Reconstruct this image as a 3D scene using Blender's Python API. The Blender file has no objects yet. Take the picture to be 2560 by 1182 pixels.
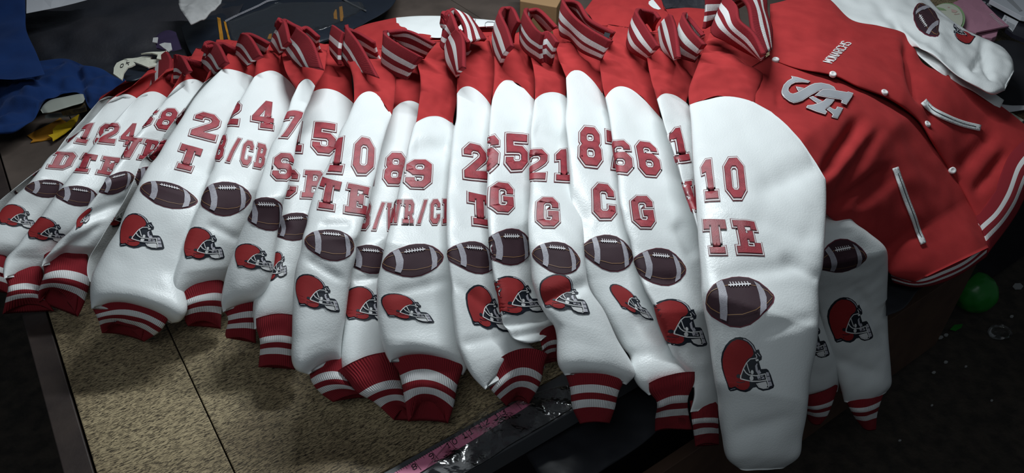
import bpy, bmesh, math, random
import numpy as np
from mathutils import Vector, noise
from mathutils.geometry import tessellate_polygon
random.seed(7); np.random.seed(7)
SC = bpy.context.scene; COL = SC.collection

# ---------------------------------------------------------------- camera, world, light, exposure
TZ = 0.75                      # table top height above the floor
CAMH = 0.86                    # camera above the table top
PITCH = math.radians(39.2); FPX = 1900.0
CAM = np.array([0.0, 0.0, TZ + CAMH])
cd = bpy.data.cameras.new('camera'); cam = bpy.data.objects.new('camera', cd); COL.objects.link(cam)
cd.sensor_width = 36.0; cd.lens = FPX / 2560 * 36.0; cd.clip_start = 0.01
cam.location = CAM; cam.rotation_euler = (math.pi / 2 - PITCH, 0, 0)
SC.camera = cam
W = bpy.data.worlds.new('world'); SC.world = W; W.use_nodes = True
W.node_tree.nodes['Background'].inputs[0].default_value = (0.75, 0.88, 1.0, 1)
W.node_tree.nodes['Background'].inputs[1].default_value = 0.05
def area(name, loc, target, sx, sy, power, col):
    ld = bpy.data.lights.new(name, 'AREA'); ld.shape = 'RECTANGLE'; ld.size = sx; ld.size_y = sy
    ld.energy = power; ld.color = col
    o = bpy.data.objects.new(name, ld); COL.objects.link(o); o.location = loc
    o.rotation_euler = (Vector(target) - Vector(loc)).to_track_quat('-Z', 'Y').to_euler()
    return o
area('ceiling_tube_light', (0.06, 1.62, TZ + 1.15), (0.06, 0.9, TZ), 0.85, 0.08, 16.5, (0.90, 0.97, 1.0))
area('added_fill_behind', (-0.3, -0.5, TZ + 1.9), (0.1, 1.0, TZ), 0.9, 0.5, 6.0, (0.88, 0.96, 1.0))  # weak fill added behind the camera to lift the shade, not an actual lamp
SC.view_settings.view_transform = 'Standard'; SC.view_settings.look = 'None'
SC.view_settings.gamma = 1.0; SC.view_settings.use_curve_mapping = False
SC.view_settings.exposure = 0.08

# ---------------------------------------------------------------- geometry helpers
SP, CP = math.sin(PITCH), math.cos(PITCH)
def rays(px):
    px = np.asarray(px, float)
    a = (px[..., 0] - 1280.0) / FPX; b = (px[..., 1] - 591.0) / FPX
    return np.stack([a, CP - b * SP, -SP - b * CP], -1)
def P(px, z):
    """point of the place seen at a photograph point, at height z above the table top"""
    d = rays(px); t = (np.asarray(z, float) - CAMH) / d[..., 2]
    return CAM + d * t[..., None]
def proj(p):
    q = np.asarray(p, float) - CAM
    dep = q[..., 1] * CP - q[..., 2] * SP
    upv = q[..., 1] * SP + q[..., 2] * CP
    return np.stack([1280 + FPX * q[..., 0] / dep, 591 - FPX * upv / dep], -1)
def catmull(pts, n):
    """n points evenly spaced along a smooth curve through pts (any dimension)"""
    p = np.asarray(pts, float)
    if len(p) == 1: return np.repeat(p, n, 0)
    if len(p) == 2: d = p
    else:
        e = np.vstack([2 * p[0] - p[1], p, 2 * p[-1] - p[-2]]); out = []
        for i in range(1, len(e) - 2):
            p0, p1, p2, p3 = e[i - 1], e[i], e[i + 1], e[i + 2]
            a0 = 0.0; a1 = a0 + max(np.linalg.norm(p1 - p0), 1e-6) ** .5; a2 = a1 + max(np.linalg.norm(p2 - p1), 1e-6) ** .5; a3 = a2 + max(np.linalg.norm(p3 - p2), 1e-6) ** .5
            for t in np.linspace(a1, a2, 12, endpoint=False):
                A1 = (a1 - t) / (a1 - a0) * p0 + (t - a0) / (a1 - a0) * p1
                A2 = (a2 - t) / (a2 - a1) * p1 + (t - a1) / (a2 - a1) * p2
                A3 = (a3 - t) / (a3 - a2) * p2 + (t - a2) / (a3 - a2) * p3
                B1 = (a2 - t) / (a2 - a0) * A1 + (t - a0) / (a2 - a0) * A2
                B2 = (a3 - t) / (a3 - a1) * A2 + (t - a1) / (a3 - a1) * A3
                out.append((a2 - t) / (a2 - a1) * B1 + (t - a1) / (a2 - a1) * B2)
        d = np.vstack(out + [p[-1]])
    s = np.concatenate([[0], np.cumsum(np.linalg.norm(np.diff(d, axis=0), axis=1))])
    q = np.linspace(0, s[-1], n)
    return np.stack([np.interp(q, s, d[:, k]) for k in range(d.shape[1])], -1)
def prof(v, n):
    if np.isscalar(v): return np.full(n, float(v))
    v = list(v); return np.interp(np.linspace(0, 1, n), np.linspace(0, 1, len(v)), v)
def unit(v): return v / np.maximum(np.linalg.norm(v, axis=-1, keepdims=True), 1e-9)
def fbm(p, seed):
    return noise.fractal(Vector((p[0], p[1], p[2] + seed * 13.7)), 0.7, 2.1, 3)

def empty(name, loc, label=None, cat=None, group=None, kind=None):
    o = bpy.data.objects.new(name, None); COL.objects.link(o); o.location = loc; o.empty_display_size = 0.05
    tag(o, label, cat, group, kind); return o
def tag(o, label=None, cat=None, group=None, kind=None):
    if label: o['label'] = label
    if cat: o['category'] = cat
    if group: o['group'] = group
    if kind: o['kind'] = kind
    return o
def world_loc(o):
    v = np.zeros(3)
    while o is not None: v = v + np.array(o.location); o = o.parent
    return v
def link(name, verts, faces, mats, fmat=None, parent=None, smooth=True, uv=None):
    """one mesh object; its origin at its own middle"""
    v = np.asarray(verts, float); c = (v.min(0) + v.max(0)) / 2
    me = bpy.data.meshes.new(name); me.from_pydata((v - c).tolist(), [], [list(map(int, f)) for f in faces])
    for m in (mats if isinstance(mats, (list, tuple)) else [mats]): me.materials.append(m)
    if fmat is not None: me.polygons.foreach_set('material_index', np.asarray(fmat, np.int32))
    if smooth: me.polygons.foreach_set('use_smooth', np.ones(len(me.polygons), bool))
    if uv is not None:
        l = me.uv_layers.new(name='UVMap'); li = np.zeros(len(me.loops), np.int32); me.loops.foreach_get('vertex_index', li)
        l.data.foreach_set('uv', np.asarray(uv, np.float32)[li].ravel())
    me.update()
    o = bpy.data.objects.new(name, me); COL.objects.link(o)
    if parent is not None: o.parent = parent; o.location = c - world_loc(parent)
    else: o.location = c
    return o
def solid(o, th, off=0.0):
    m = o.modifiers.new('thickness', 'SOLIDIFY'); m.thickness = th; m.offset = off; return o

def loft(name, L, R, mats, parent=None, z=0.1, tl=0.0, tr=0.0, h=0.03, hb=0.02, bows=((0, 0),), n=72, nt=30, nb=10,
         ex=2.6, pinch=0.0, wr=0.003, wf=9.0, seed=0, creases=(), stripes=None, hole=0.0, caps=(True, True), hstart=None, ret=None, mouth=None):
    """a soft padded tube: left and right outline, height profile z, side tilt tl/tr, upper swell h, lower swell hb"""
    Lp, Rp = catmull(L, n), catmull(R, n); zz = prof(z, n); tlp, trp = prof(tl, n), prof(tr, n)
    hp, hbp = prof(h, n), prof(hb, n)
    bw = np.stack([prof([b[0] for b in bows], n), prof([b[1] for b in bows], n)], -1)
    xt = -np.cos(np.linspace(0, math.pi, nt)); xb = np.cos(np.linspace(0, math.pi, nb + 2))[1:-1]
    x = np.concatenate([xt, xb]); top = np.concatenate([np.ones(nt), np.zeros(nb)])
    f = (x + 1) / 2; m = len(x)
    px = Lp[:, None] * (1 - f)[None, :, None] + Rp[:, None] * f[None, :, None] + bw[:, None] * (1 - x ** 2)[None, :, None]
    if mouth:
        q = np.clip((np.linspace(0, 1, n) - .55) / .45, 0, 1) ** 1.6
        px = px + np.array(mouth, float) * (q[:, None] * (1 - x ** 2)[None] * np.where(top > 0, 1.0, -.12)[None])[..., None]
    zb = zz[:, None] + tlp[:, None] * (1 - f)[None] + trp[:, None] * f[None]
    B = P(px, zb)
    ch = B[:, nt - 1] - B[:, 0]; wid = np.linalg.norm(ch, axis=1)
    mid = B[:, nt // 2]; ax = np.gradient(mid, axis=0)
    nn = unit(np.cross(unit(ch), unit(ax)))
    k = max(1, n // 10); pad = np.vstack([np.repeat(nn[:1], k, 0), nn, np.repeat(nn[-1:], k, 0)])
    if np.sum(nn[n // 2] * (CAM - mid[n // 2])) < 0: pad = -pad
    nn = unit(np.stack([np.convolve(pad[:, j], np.ones(2 * k + 1) / (2 * k + 1), 'valid') for j in range(3)], -1))
    flip = np.sum(np.cross(ch[n // 2], ax[n // 2]) * nn[n // 2]) > 0
    rows = np.linspace(0, 1, n)
    he = np.minimum(hp, 0.42 * wid); hbe = np.minimum(hbp, 0.3 * wid)
    if pinch > 0:
        q = np.clip((rows - 0.90) / 0.10, 0, 1); sc = 1 - pinch * q ** 3; he = he * sc; hbe = hbe * sc
    if hstart is not None:
        q = np.clip(rows / hstart[0], 0, 1); he = he * (hstart[1] + (1 - hstart[1]) * q ** .5)
    y = (1 - np.abs(x) ** ex) ** (1 / ex)
    off = np.where(top[None] > 0, he[:, None] * y[None], -hbe[:, None] * y[None])
    V = B + nn[:, None] * off[..., None]
    q = V - CAM; V = CAM + rays(px) * (q[..., 1] * CP - q[..., 2] * SP)[..., None]      # the swell keeps the outline's width
    if wr > 0:
        D = np.zeros((n, m))
        for i in range(n):
            for j in range(nt):
                p = V[i, j] * wf
                D[i, j] = fbm((p[0], p[1], p[2]), seed) * wr * min(1.0, 1.3 * y[j])
        V = V + nn[:, None] * D[..., None]
    for (x0, y0, x1, y1, dep, wd) in creases:
        a = np.array([x0, y0], float); d = np.array([x1 - x0, y1 - y0], float); ln = np.linalg.norm(d); d /= ln
        q = px - a; s = q @ d; t = q @ np.array([-d[1], d[0]])
        e = np.clip(np.minimum(s, ln - s) / (0.25 * ln) + .35, 0, 1)
        V = V + nn[:, None] * (-dep * e * np.exp(-(t / wd) ** 2) * (top[None] * y[None] ** .5))[..., None]
    ringlen = np.concatenate([[0], np.cumsum(np.linalg.norm(np.diff(V[n // 2], axis=0), axis=1))])
    sl = np.concatenate([[0], np.cumsum(np.linalg.norm(np.diff(V[:, nt // 2], axis=0), axis=1))])
    verts = V.reshape(-1, 3); uv = np.stack(np.broadcast_arrays(ringlen[None], sl[:, None]), -1).reshape(-1, 2)
    faces = []; fm = []
    for i in range(n - 1):
        mi = 0
        if stripes:
            r = (i + .5) / (n - 1)
            for (a, b) in stripes:
                if a <= r < b: mi = 1
        for j in range(m):
            q = [i * m + j, i * m + (j + 1) % m, (i + 1) * m + (j + 1) % m, (i + 1) * m + j]
            faces.append(q if flip else q[::-1]); fm.append(mi)
    extra = []; exuv = []; base = len(verts)
    def cap(row, rev):
        nonlocal base
        extra.append(V[row].mean(0)); exuv.append(uv[0]); c = base; base += 1
        for j in range(m):
            q = [row * m + j, row * m + (j + 1) % m, c]
            faces.append(q[::-1] if (rev != flip) else q); fm.append(0)
    if caps[0]: cap(0, True)
    if hole > 0:
        cen = V[-1].mean(0); back = unit(V[-1 - n // 3].mean(0) - cen); prev = (n - 1) * m
        for (sc, dp) in ((0.86, 0.004), (0.80, hole * .5), (0.70, hole)):
            ring = cen + (V[-1] - cen) * sc + back * dp
            s0 = base
            for j in range(m): extra.append(ring[j]); exuv.append(uv[(n - 1) * m + j]); base += 1
            for j in range(m):
                q = [prev + j, prev + (j + 1) % m, s0 + (j + 1) % m, s0 + j]
                faces.append(q if flip else q[::-1]); fm.append(0)
            prev = s0
        faces.append([prev + j for j in range(m)]); fm.append(0)
    elif caps[1]: cap(n - 1, False)
    if extra: verts = np.vstack([verts, np.array(extra)]); uv = np.vstack([uv, np.array(exuv)])
    o = link(name, verts, faces, mats, fm, parent, True, uv)
    if ret is not None: ret.update(V=V, nt=nt, n=n, m=m, nn=nn)
    return o

# ---- things sewn on a sleeve: a flat shape laid over the sleeve's own surface
class Skin:
    """the upper side of a sleeve as a sheet measured in metres"""
    def __init__(s, d):
        s.V = d['V']; s.n, s.m = s.V.shape[:2]; s.nt = d['nt']
        s.px = proj(s.V)
        W3 = np.concatenate([s.V, s.V[:, :1]], 1)
        s.cum = np.concatenate([np.zeros((s.n, 1)), np.cumsum(np.linalg.norm(np.diff(W3, axis=1), axis=2), axis=1)], 1)
        du = np.gradient(s.V, axis=0); dv = (np.roll(s.V, -1, 1) - np.roll(s.V, 1, 1))
        nr = unit(np.cross(du, dv)); c = s.nt // 2
        if np.sum(nr[s.n // 2, c] * (CAM - s.V[s.n // 2, c])) < 0: nr = -nr
        s.N = nr
    def at(s, r, c, A):
        c = np.mod(c, s.m); r = np.clip(r, 0, s.n - 1.001)
        i = np.floor(r).astype(int); j = np.floor(c).astype(int) % s.m; a = (r - i)[:, None]; b = (c - np.floor(c))[:, None]
        j2 = (j + 1) % s.m
        return (A[i, j] * (1 - a) * (1 - b) + A[i + 1, j] * a * (1 - b) + A[i, j2] * (1 - a) * b + A[i + 1, j2] * a * b)
    def anchor(s, px, w, d):
        g = s.nt // 5; q = s.px[1:-1, g:s.nt - g]; dist = np.sum((q - np.array(px)) ** 2, -1)
        i, j = np.unravel_index(np.argmin(dist), dist.shape); i += 1; j += g
        Tr = s.V[i + 1, j] - s.V[i - 1, j]; Tc = s.V[i, j + 1] - s.V[i, j - 1]; lr, lc = np.linalg.norm(Tr), np.linalg.norm(Tc)
        J = np.stack([(s.px[i + 1, j] - s.px[i - 1, j]) / lr, (s.px[i, j + 1] - s.px[i, j - 1]) / lc], -1)
        e = np.linalg.solve(J + np.eye(2) * 1e-9, np.array(px) - s.px[i, j]) if np.sqrt(dist.min()) < 70 else np.zeros(2)
        Ji = np.linalg.inv(J)
        s.i0, s.j0, s.e = i, j, e; s.jw, s.jd = Ji @ np.array(w, float), Ji @ np.array(d, float)
        s.sl = np.concatenate([[0], np.cumsum(np.linalg.norm(np.diff(s.V[:, j], axis=0), axis=1))])
    def lay(s, uv, hgt):
        """uv in units of w (right) and d (down) from the anchor"""
        mtr = uv[:, :1] * s.jw + uv[:, 1:] * s.jd + s.e
        r = np.interp(s.sl[s.i0] + mtr[:, 0], s.sl, np.arange(s.n))
        c = np.empty(len(r))
        for k in range(len(r)):
            i = int(min(r[k], s.n - 2)); a = r[k] - i
            cu = s.cum[i] * (1 - a) + s.cum[i + 1] * a; tot = cu[-1]
            t = (cu[s.j0] + mtr[k, 1]) % tot
            c[k] = np.interp(t, cu, np.arange(s.m + 1))
        return s.at(r, c, s.V) + unit(s.at(r, c, s.N)) * np.asarray(hgt)[:, None]

def area2(p): p = np.asarray(p); return 0.5 * np.sum(p[:, 0] * np.roll(p[:, 1], -1) - np.roll(p[:, 0], -1) * p[:, 1])
def orient(p, ccw=True):
    p = [tuple(q) for q in p]; return p if (area2(p) > 0) == ccw else p[::-1]
def offset(poly, d):
    p = np.asarray(poly, float); a = unit(p - np.roll(p, 1, 0)); b = unit(np.roll(p, -1, 0) - p)
    na = np.stack([a[:, 1], -a[:, 0]], -1); nb = np.stack([b[:, 1], -b[:, 0]], -1)
    mt = na + nb; l = np.maximum(np.sum(mt * na, -1, keepdims=True), 0.55)
    return p + mt / l * d
_rc = {}
def refine(loops, maxlen, key=None):
    if key is not None and key in _rc: return _rc[key]
    bm = bmesh.new(); flat = [q for l in loops for q in l]
    vs = [bm.verts.new((q[0], q[1], 0)) for q in flat]
    for t in tessellate_polygon([[Vector((q[0], q[1], 0)) for q in l] for l in loops]):
        try: bm.faces.new([vs[k] for k in t])
        except ValueError: pass
    for _ in range(6):
        e = [x for x in bm.edges if x.calc_length() > maxlen]
        if not e: break
        bmesh.ops.subdivide_edges(bm, edges=e, cuts=1); bmesh.ops.triangulate(bm, faces=[f for f in bm.faces if len(f.verts) > 3])
    bmesh.ops.recalc_face_normals(bm, faces=bm.faces[:])
    bm.verts.index_update()
    r = (np.array([v.co[:2] for v in bm.verts]), [[v.index for v in f.verts] for f in bm.faces]); bm.free()
    if key is not None: _rc[key] = r
    return r
def strip(pts, w):
    p = np.asarray(pts, float); t = unit(np.gradient(p, axis=0)); nrm = np.stack([-t[:, 1], t[:, 0]], -1) * w / 2
    return [tuple(q) for q in np.vstack([p + nrm, (p - nrm)[::-1]])]
def ell(cx, cy, rx, ry, k=12): return [(cx + rx * math.cos(2 * math.pi * i / k), cy + ry * math.sin(2 * math.pi * i / k)) for i in range(k)]

GL = {
 '1': [[(1.5,0),(8.5,0),(8.5,2.4),(6.6,2.4),(6.6,14),(4.2,14),(1.2,11.6),(1.2,9.2),(3.5,9.6),(3.5,2.4),(1.5,2.4)]],
 '0': [[(3,0),(7,0),(10,3),(10,11),(7,14),(3,14),(0,11),(0,3)], [(4,2.8),(6,2.8),(7,3.8),(7,10.2),(6,11.2),(4,11.2),(3,10.2),(3,3.8)]],
 '8': [[(2.5,0),(7.5,0),(10,2.5),(10,5.8),(8.8,7.2),(9.6,8.4),(9.6,11.6),(7.3,14),(2.7,14),(.4,11.6),(.4,8.4),(1.2,7.2),(0,5.8),(0,2.5)],
       [(3.8,2.6),(6.2,2.6),(7,3.4),(7,5.1),(6.2,5.9),(3.8,5.9),(3,5.1),(3,3.4)], [(3.9,8.5),(6.1,8.5),(6.8,9.2),(6.8,10.7),(6.1,11.4),(3.9,11.4),(3.2,10.7),(3.2,9.2)]],
 '9': [[(2.5,0),(7.3,0),(10,2.7),(10,11.3),(7.3,14),(2.7,14),(0,11.3),(0,8),(2.5,5.6),(7,5.6),(7,3.6),(6.1,2.7),(3.9,2.7),(3.2,3.5),(3.2,4.3),(.2,4.3),(.2,2.5)],
       [(3.9,8.2),(6.1,8.2),(7,9),(7,10.5),(6.1,11.3),(3.9,11.3),(3,10.5),(3,9)]],
 '2': [[(0,0),(10,0),(10,2.9),(4.6,2.9),(9.2,7.2),(10,8.6),(10,11.3),(7.3,14),(2.7,14),(0,11.3),(0,9.3),(3,9.3),(3,10.4),(3.9,11.2),(6.1,11.2),(7,10.3),(7,9.1),(6.4,8.2),(0,2.6)]],
 '4': [[(5.6,14),(8.6,14),(8.6,5.6),(10,5.6),(10,3.2),(8.6,3.2),(8.6,2.4),(10,2.4),(10,0),(4.2,0),(4.2,2.4),(5.6,2.4),(5.6,3.2),(0,3.2),(0,5.6)], [(5.7,5.6),(5.7,9.4),(3.0,5.6)]],
 '5': [[(2.7,0),(7.3,0),(10,2.7),(10,6.6),(7.5,9.1),(3.2,9.1),(3.2,11.2),(9.4,11.2),(9.4,14),(.2,14),(.2,6.4),(6.1,6.4),(7,5.6),(7,3.6),(6.1,2.8),(3.9,2.8),(3.1,3.6),(3.1,4.4),(0,4.4),(0,2.7)]],
 '7': [[(0,14),(10,14),(10,11.2),(5.2,0),(1.8,0),(6.3,10.9),(2.9,10.9),(2.9,9.6),(0,9.6)]],
 'T': [[(0,14),(10,14),(10,9.8),(7.4,9.8),(7.4,11.4),(6.6,11.4),(6.6,2.4),(8.2,2.4),(8.2,0),(1.8,0),(1.8,2.4),(3.4,2.4),(3.4,11.4),(2.6,11.4),(2.6,9.8),(0,9.8)]],
 'E': [[(0,0),(10,0),(10,4.2),(7.6,4.2),(7.6,2.6),(4.6,2.6),(4.6,5.7),(5.6,5.7),(5.6,4.6),(7.6,4.6),(7.6,9.4),(5.6,9.4),(5.6,8.3),(4.6,8.3),(4.6,11.4),(7.2,11.4),(7.2,9.9),(9.6,9.9),(9.6,14),(0,14),(0,11.4),(1.6,11.4),(1.6,2.6),(0,2.6)]],
 'C': [[(2.7,0),(7.3,0),(10,2.7),(10,5),(7,5),(7,3.7),(6.1,2.8),(3.9,2.8),(3,3.7),(3,10.3),(3.9,11.2),(6.1,11.2),(7,10.3),(7,9),(10,9),(10,11.3),(7.3,14),(2.7,14),(0,11.3),(0,2.7)]],
 'G': [[(2.7,0),(7.3,0),(10,2.7),(10,7.3),(5.3,7.3),(5.3,5),(7,5),(7,3.7),(6.1,2.8),(3.9,2.8),(3,3.7),(3,10.3),(3.9,11.2),(6.1,11.2),(7,10.3),(7,9),(10,9),(10,11.3),(7.3,14),(2.7,14),(0,11.3),(0,2.7)]],
 'S': [[(2.7,0),(7.3,0),(10,2.7),(10,6),(7.6,8.4),(3.8,8.4),(3,9.2),(3,10.5),(3.8,11.3),(6.2,11.3),(7,10.5),(7,9.6),(9.8,9.6),(9.8,11.3),(7.2,14),(2.7,14),(0,11.3),(0,8),(2.4,5.6),(6.2,5.6),(7,4.8),(7,3.5),(6.2,2.7),(3.8,2.7),(3,3.5),(3,4.4),(.1,4.4),(.1,2.7)]],
 'B': [[(0,0),(7.5,0),(10,2.5),(10,5.8),(8.8,7.1),(9.6,8.4),(9.6,11.6),(7.3,14),(0,14),(0,11.6),(1.4,11.6),(1.4,2.4),(0,2.4)], [(4.2,2.5),(6.2,2.5),(7,3.3),(7,5),(6.2,5.8),(4.2,5.8)], [(4.2,8.3),(6,8.3),(6.7,9),(6.7,10.8),(6,11.5),(4.2,11.5)]],
 'D': [[(0,0),(7,0),(10,3),(10,11),(7,14),(0,14),(0,11.6),(1.4,11.6),(1.4,2.4),(0,2.4)], [(4.4,2.6),(6,2.6),(7,3.6),(7,10.4),(6,11.4),(4.4,11.4)]],
 'R': [[(0,0),(5.6,0),(5.6,2.4),(4.4,2.4),(4.4,5),(5.6,5),(6.6,2.4),(6.6,0),(10,0),(10,2.4),(9.2,2.4),(8.2,5.6),(9.6,7),(9.6,11.6),(7.3,14),(0,14),(0,11.6),(1.4,11.6),(1.4,2.4),(0,2.4)], [(4.4,7.4),(6,7.4),(6.7,8.1),(6.7,10.7),(6,11.4),(4.4,11.4)]],
 '/': [[(.5,0),(3.6,0),(9.5,14),(6.4,14)]],
 'W': [[(-1,14),(3.2,14),(3.2,11.8),(2.4,11.8),(3.3,5.2),(4.6,11.5),(5.4,11.5),(6.7,5.2),(7.6,11.8),(6.8,11.8),(6.8,14),(11,14),(11,11.8),(10.1,11.8),(8.2,0),(5.9,0),(5,4.6),(4.1,0),(1.8,0),(-.1,11.8),(-1,11.8)]],
 'L': [[(0,0),(10,0),(10,4.6),(7.4,4.6),(7.4,2.6),(4.6,2.6),(4.6,11.6),(6.2,11.6),(6.2,14),(0,14),(0,11.6),(1.6,11.6),(1.6,2.6),(0,2.6)]],
}
GL['6'] = [[(10 - x, 14 - y) for (x, y) in l] for l in GL['9']]
def glyph_layers(ch):
    out = []
    loops = [orient(l, k == 0) for k, l in enumerate(GL[ch])]
    for d, mi, hh in ((0.95, 0, .0007), (0.66, 1, .0012), (0.20, 0, .0016), (-0.06, 2, .0021)):
        lp = [[((x / 10 - .5) / 1.15, (.5 - y / 14) / 1.10) for x, y in offset(l, d)] for l in loops]
        v, f = refine(lp, 0.16, (ch, mi, d)); out.append((v, f, mi, hh))
    return out
def sew(skin, layers, name, mats, parent, shift=(0, 0), lift=0.0, sx=1.0):
    vs, fs, fm, b = [], [], [], 0
    for v, f, mi, hh in layers:
        q = v * np.array([sx, 1.0]) + np.array(shift)
        vs.append(skin.lay(q, np.full(len(q), hh + lift))); fs += [[k + b for k in t] for t in f]; fm += [mi] * len(f); b += len(v)
    return link(name, np.vstack(vs), fs, mats, fm, parent, True)

def normpoly(p, x0, y0, x1, y1): return [((x - (x0 + x1) / 2) / (x1 - x0), (y - (y0 + y1) / 2) / (y1 - y0)) for x, y in p]
FB = (125, 95, 775, 507); HB = (290, 650, 770, 1140)
fb_out = [(125,310),(150,262),(220,190),(300,140),(400,102),(470,95),(560,105),(650,150),(720,210),(768,270),(775,300),(760,350),(700,420),(620,470),(540,500),(450,507),(360,490),(270,445),(190,400),(135,350)]
fb_c = np.array([450, 303.0])
fb_in = [tuple(fb_c + (np.array(q) - fb_c) * .955) for q in fb_out];
FOOTBALL = [([fb_out], 0, .0006), ([fb_in], 1, .0011),
 ([strip([(150,310),(200,352),(270,388),(350,412),(480,425),(600,410),(700,362),(750,310)], 5)], 2, .0017), ([strip([(150,310),(170,275),(205,248),(250,230),(320,203),(400,190),(500,186),(570,192),(640,206),(720,250),(755,300)], 5)], 2, .0017),
 ([[(245,185),(300,155),(330,220),(352,300),(350,400),(335,450),(280,425),(287,350),(270,250)]], 3, .0021), ([[(598,155),(645,185),(680,240),(697,310),(690,410),(630,452),(640,360),(630,270),(615,200)]], 3, .0021),
 ([strip([(357,198),(460,190),(565,186)], 13)], 4, .0023)] + [([strip([(372 + k * 27, 168 - k * .8), (382 + k * 27, 190 - k), (378 + k * 27, 213 - k)], 8)], 4, .0025) for k in range(7)]
HELMET = [([[(290,850),(300,790),(330,730),(370,685),(420,658),(460,652),(510,660),(550,685),(585,720),(605,765),(630,758),(640,790),(657,820),(655,850),(630,865),(640,900),(650,935),(700,932),(718,945),(740,990),(770,1090),(760,1110),(720,1125),(660,1132),(620,1115),(600,1095),(570,1100),(540,1125),(500,1140),(455,1130),(425,1115),(395,1125),(365,1130),(350,1110),(340,1060),(320,1000),(298,920)]], 0, .0006),
 ([[(308,850),(320,790),(350,735),(390,695),(435,675),(480,680),(520,695),(555,730),(575,765),(580,800),(565,825),(530,845),(510,880),(490,930),(472,985),(472,1020),(500,1035),(540,1045),(540,1080),(520,1105),(490,1115),(455,1110),(430,1095),(410,1080),(380,1090),(358,1085),(345,1040),(325,980),(310,910)]], 1, .0012),
 ([strip([(490,668),(535,688),(570,725),(597,778)], 10)], 2, .0012), ([strip([(368,1112),(392,1102),(412,1100)], 6)], 2, .0012), ([strip([(612,790),(640,820)], 7)], 2, .0014), ([strip([(600,800),(612,832)], 8)], 3, .0014),
 ([ell(445, 995, 18, 18)], 0, .0016), ([strip([(425,1045),(460,1052),(500,1045)], 6)], 0, .0016), ([strip([(430,1070),(440,1082)], 6)], 0, .0016),
 ([[(596,850),(622,842),(628,858),(606,866)]], 3, .0014), ([ell(568, 962, 13, 20)], 3, .0014), ([ell(560, 1015, 18, 22)], 3, .0014), ([[(595,905),(612,880),(632,940),(650,968),(622,985),(600,950)]], 2, .0014), ([[(612,900),(620,892),(632,935),(622,950)]], 0, .0017),
 ([[(608,1062),(690,1045),(704,1085),(690,1105),(655,1104),(625,1090)]], 3, .0014), ([[(608,998),(668,990),(680,1020),(620,1030)]], 2, .0014), ([strip([(622,1024),(676,996)], 6)], 0, .0017), ([strip([(640,985),(650,1030)], 6)], 0, .0017),
 ([[(692,962),(716,962),(748,1085),(712,1095)]], 2, .0014), ([strip([(700,1000),(724,998)], 6)], 0, .0018), ([strip([(708,1045),(738,1042)], 6)], 0, .0018)] + \
 [([strip(q, w)], 3, .0021) for q, w in (([(468,988),(490,930),(516,880),(550,845),(608,836)], 9), ([(462,1018),(510,1032),(560,1043),(630,1042),(696,1032)], 10), ([(490,930),(510,965),(535,985),(600,993),(684,976)], 10), ([(520,880),(532,925),(546,968)], 8), ([(466,985),(462,1020)], 10), ([(684,972),(690,1010),(706,1062),(712,1098)], 9), ([(600,1062),(620,1094),(660,1108),(708,1104)], 8))]
FOOTBALL = [([normpoly(l, *FB) for l in ls], m, h) for ls, m, h in FOOTBALL]
HELMET = [([normpoly(l, *HB) for l in ls], m, h) for ls, m, h in HELMET]
def patch_layers(spec, tagk): return [refine([orient(l) for l in ls], 0.07, (tagk, k)) + (m, h) for k, (ls, m, h) in enumerate(spec)]

def ribbon_grid(st, zb, zt, n, K, bulge, dz=0.0):
    st = np.array(st, float); c = catmull(st, n); zbp, ztp = prof(zb, n), prof(zt, n)
    k = np.linspace(0, 1, K + 1)
    Bp = P(c[:, :2], zbp); Tp = P(c[:, 2:], ztp)
    G = Bp[:, None] * (1 - k)[None, :, None] + Tp[:, None] * k[None, :, None]
    ax = np.gradient(G[:, K // 2], axis=0); nn = unit(np.cross(unit(Tp - Bp), unit(ax)))
    s = np.sign(np.sum(nn * (CAM - G[:, K // 2]), -1)); s[s == 0] = 1
    nn = nn * s[:, None]
    kk = max(1, n // 8); pad = np.vstack([np.repeat(nn[:1], kk, 0), nn, np.repeat(nn[-1:], kk, 0)])
    nn = unit(np.stack([np.convolve(pad[:, j], np.ones(2 * kk + 1) / (2 * kk + 1), 'valid') for j in range(3)], -1))
    return G + nn[:, None] * (bulge * np.sin(math.pi * (0.08 + .84 * k)))[None, :, None]
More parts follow.
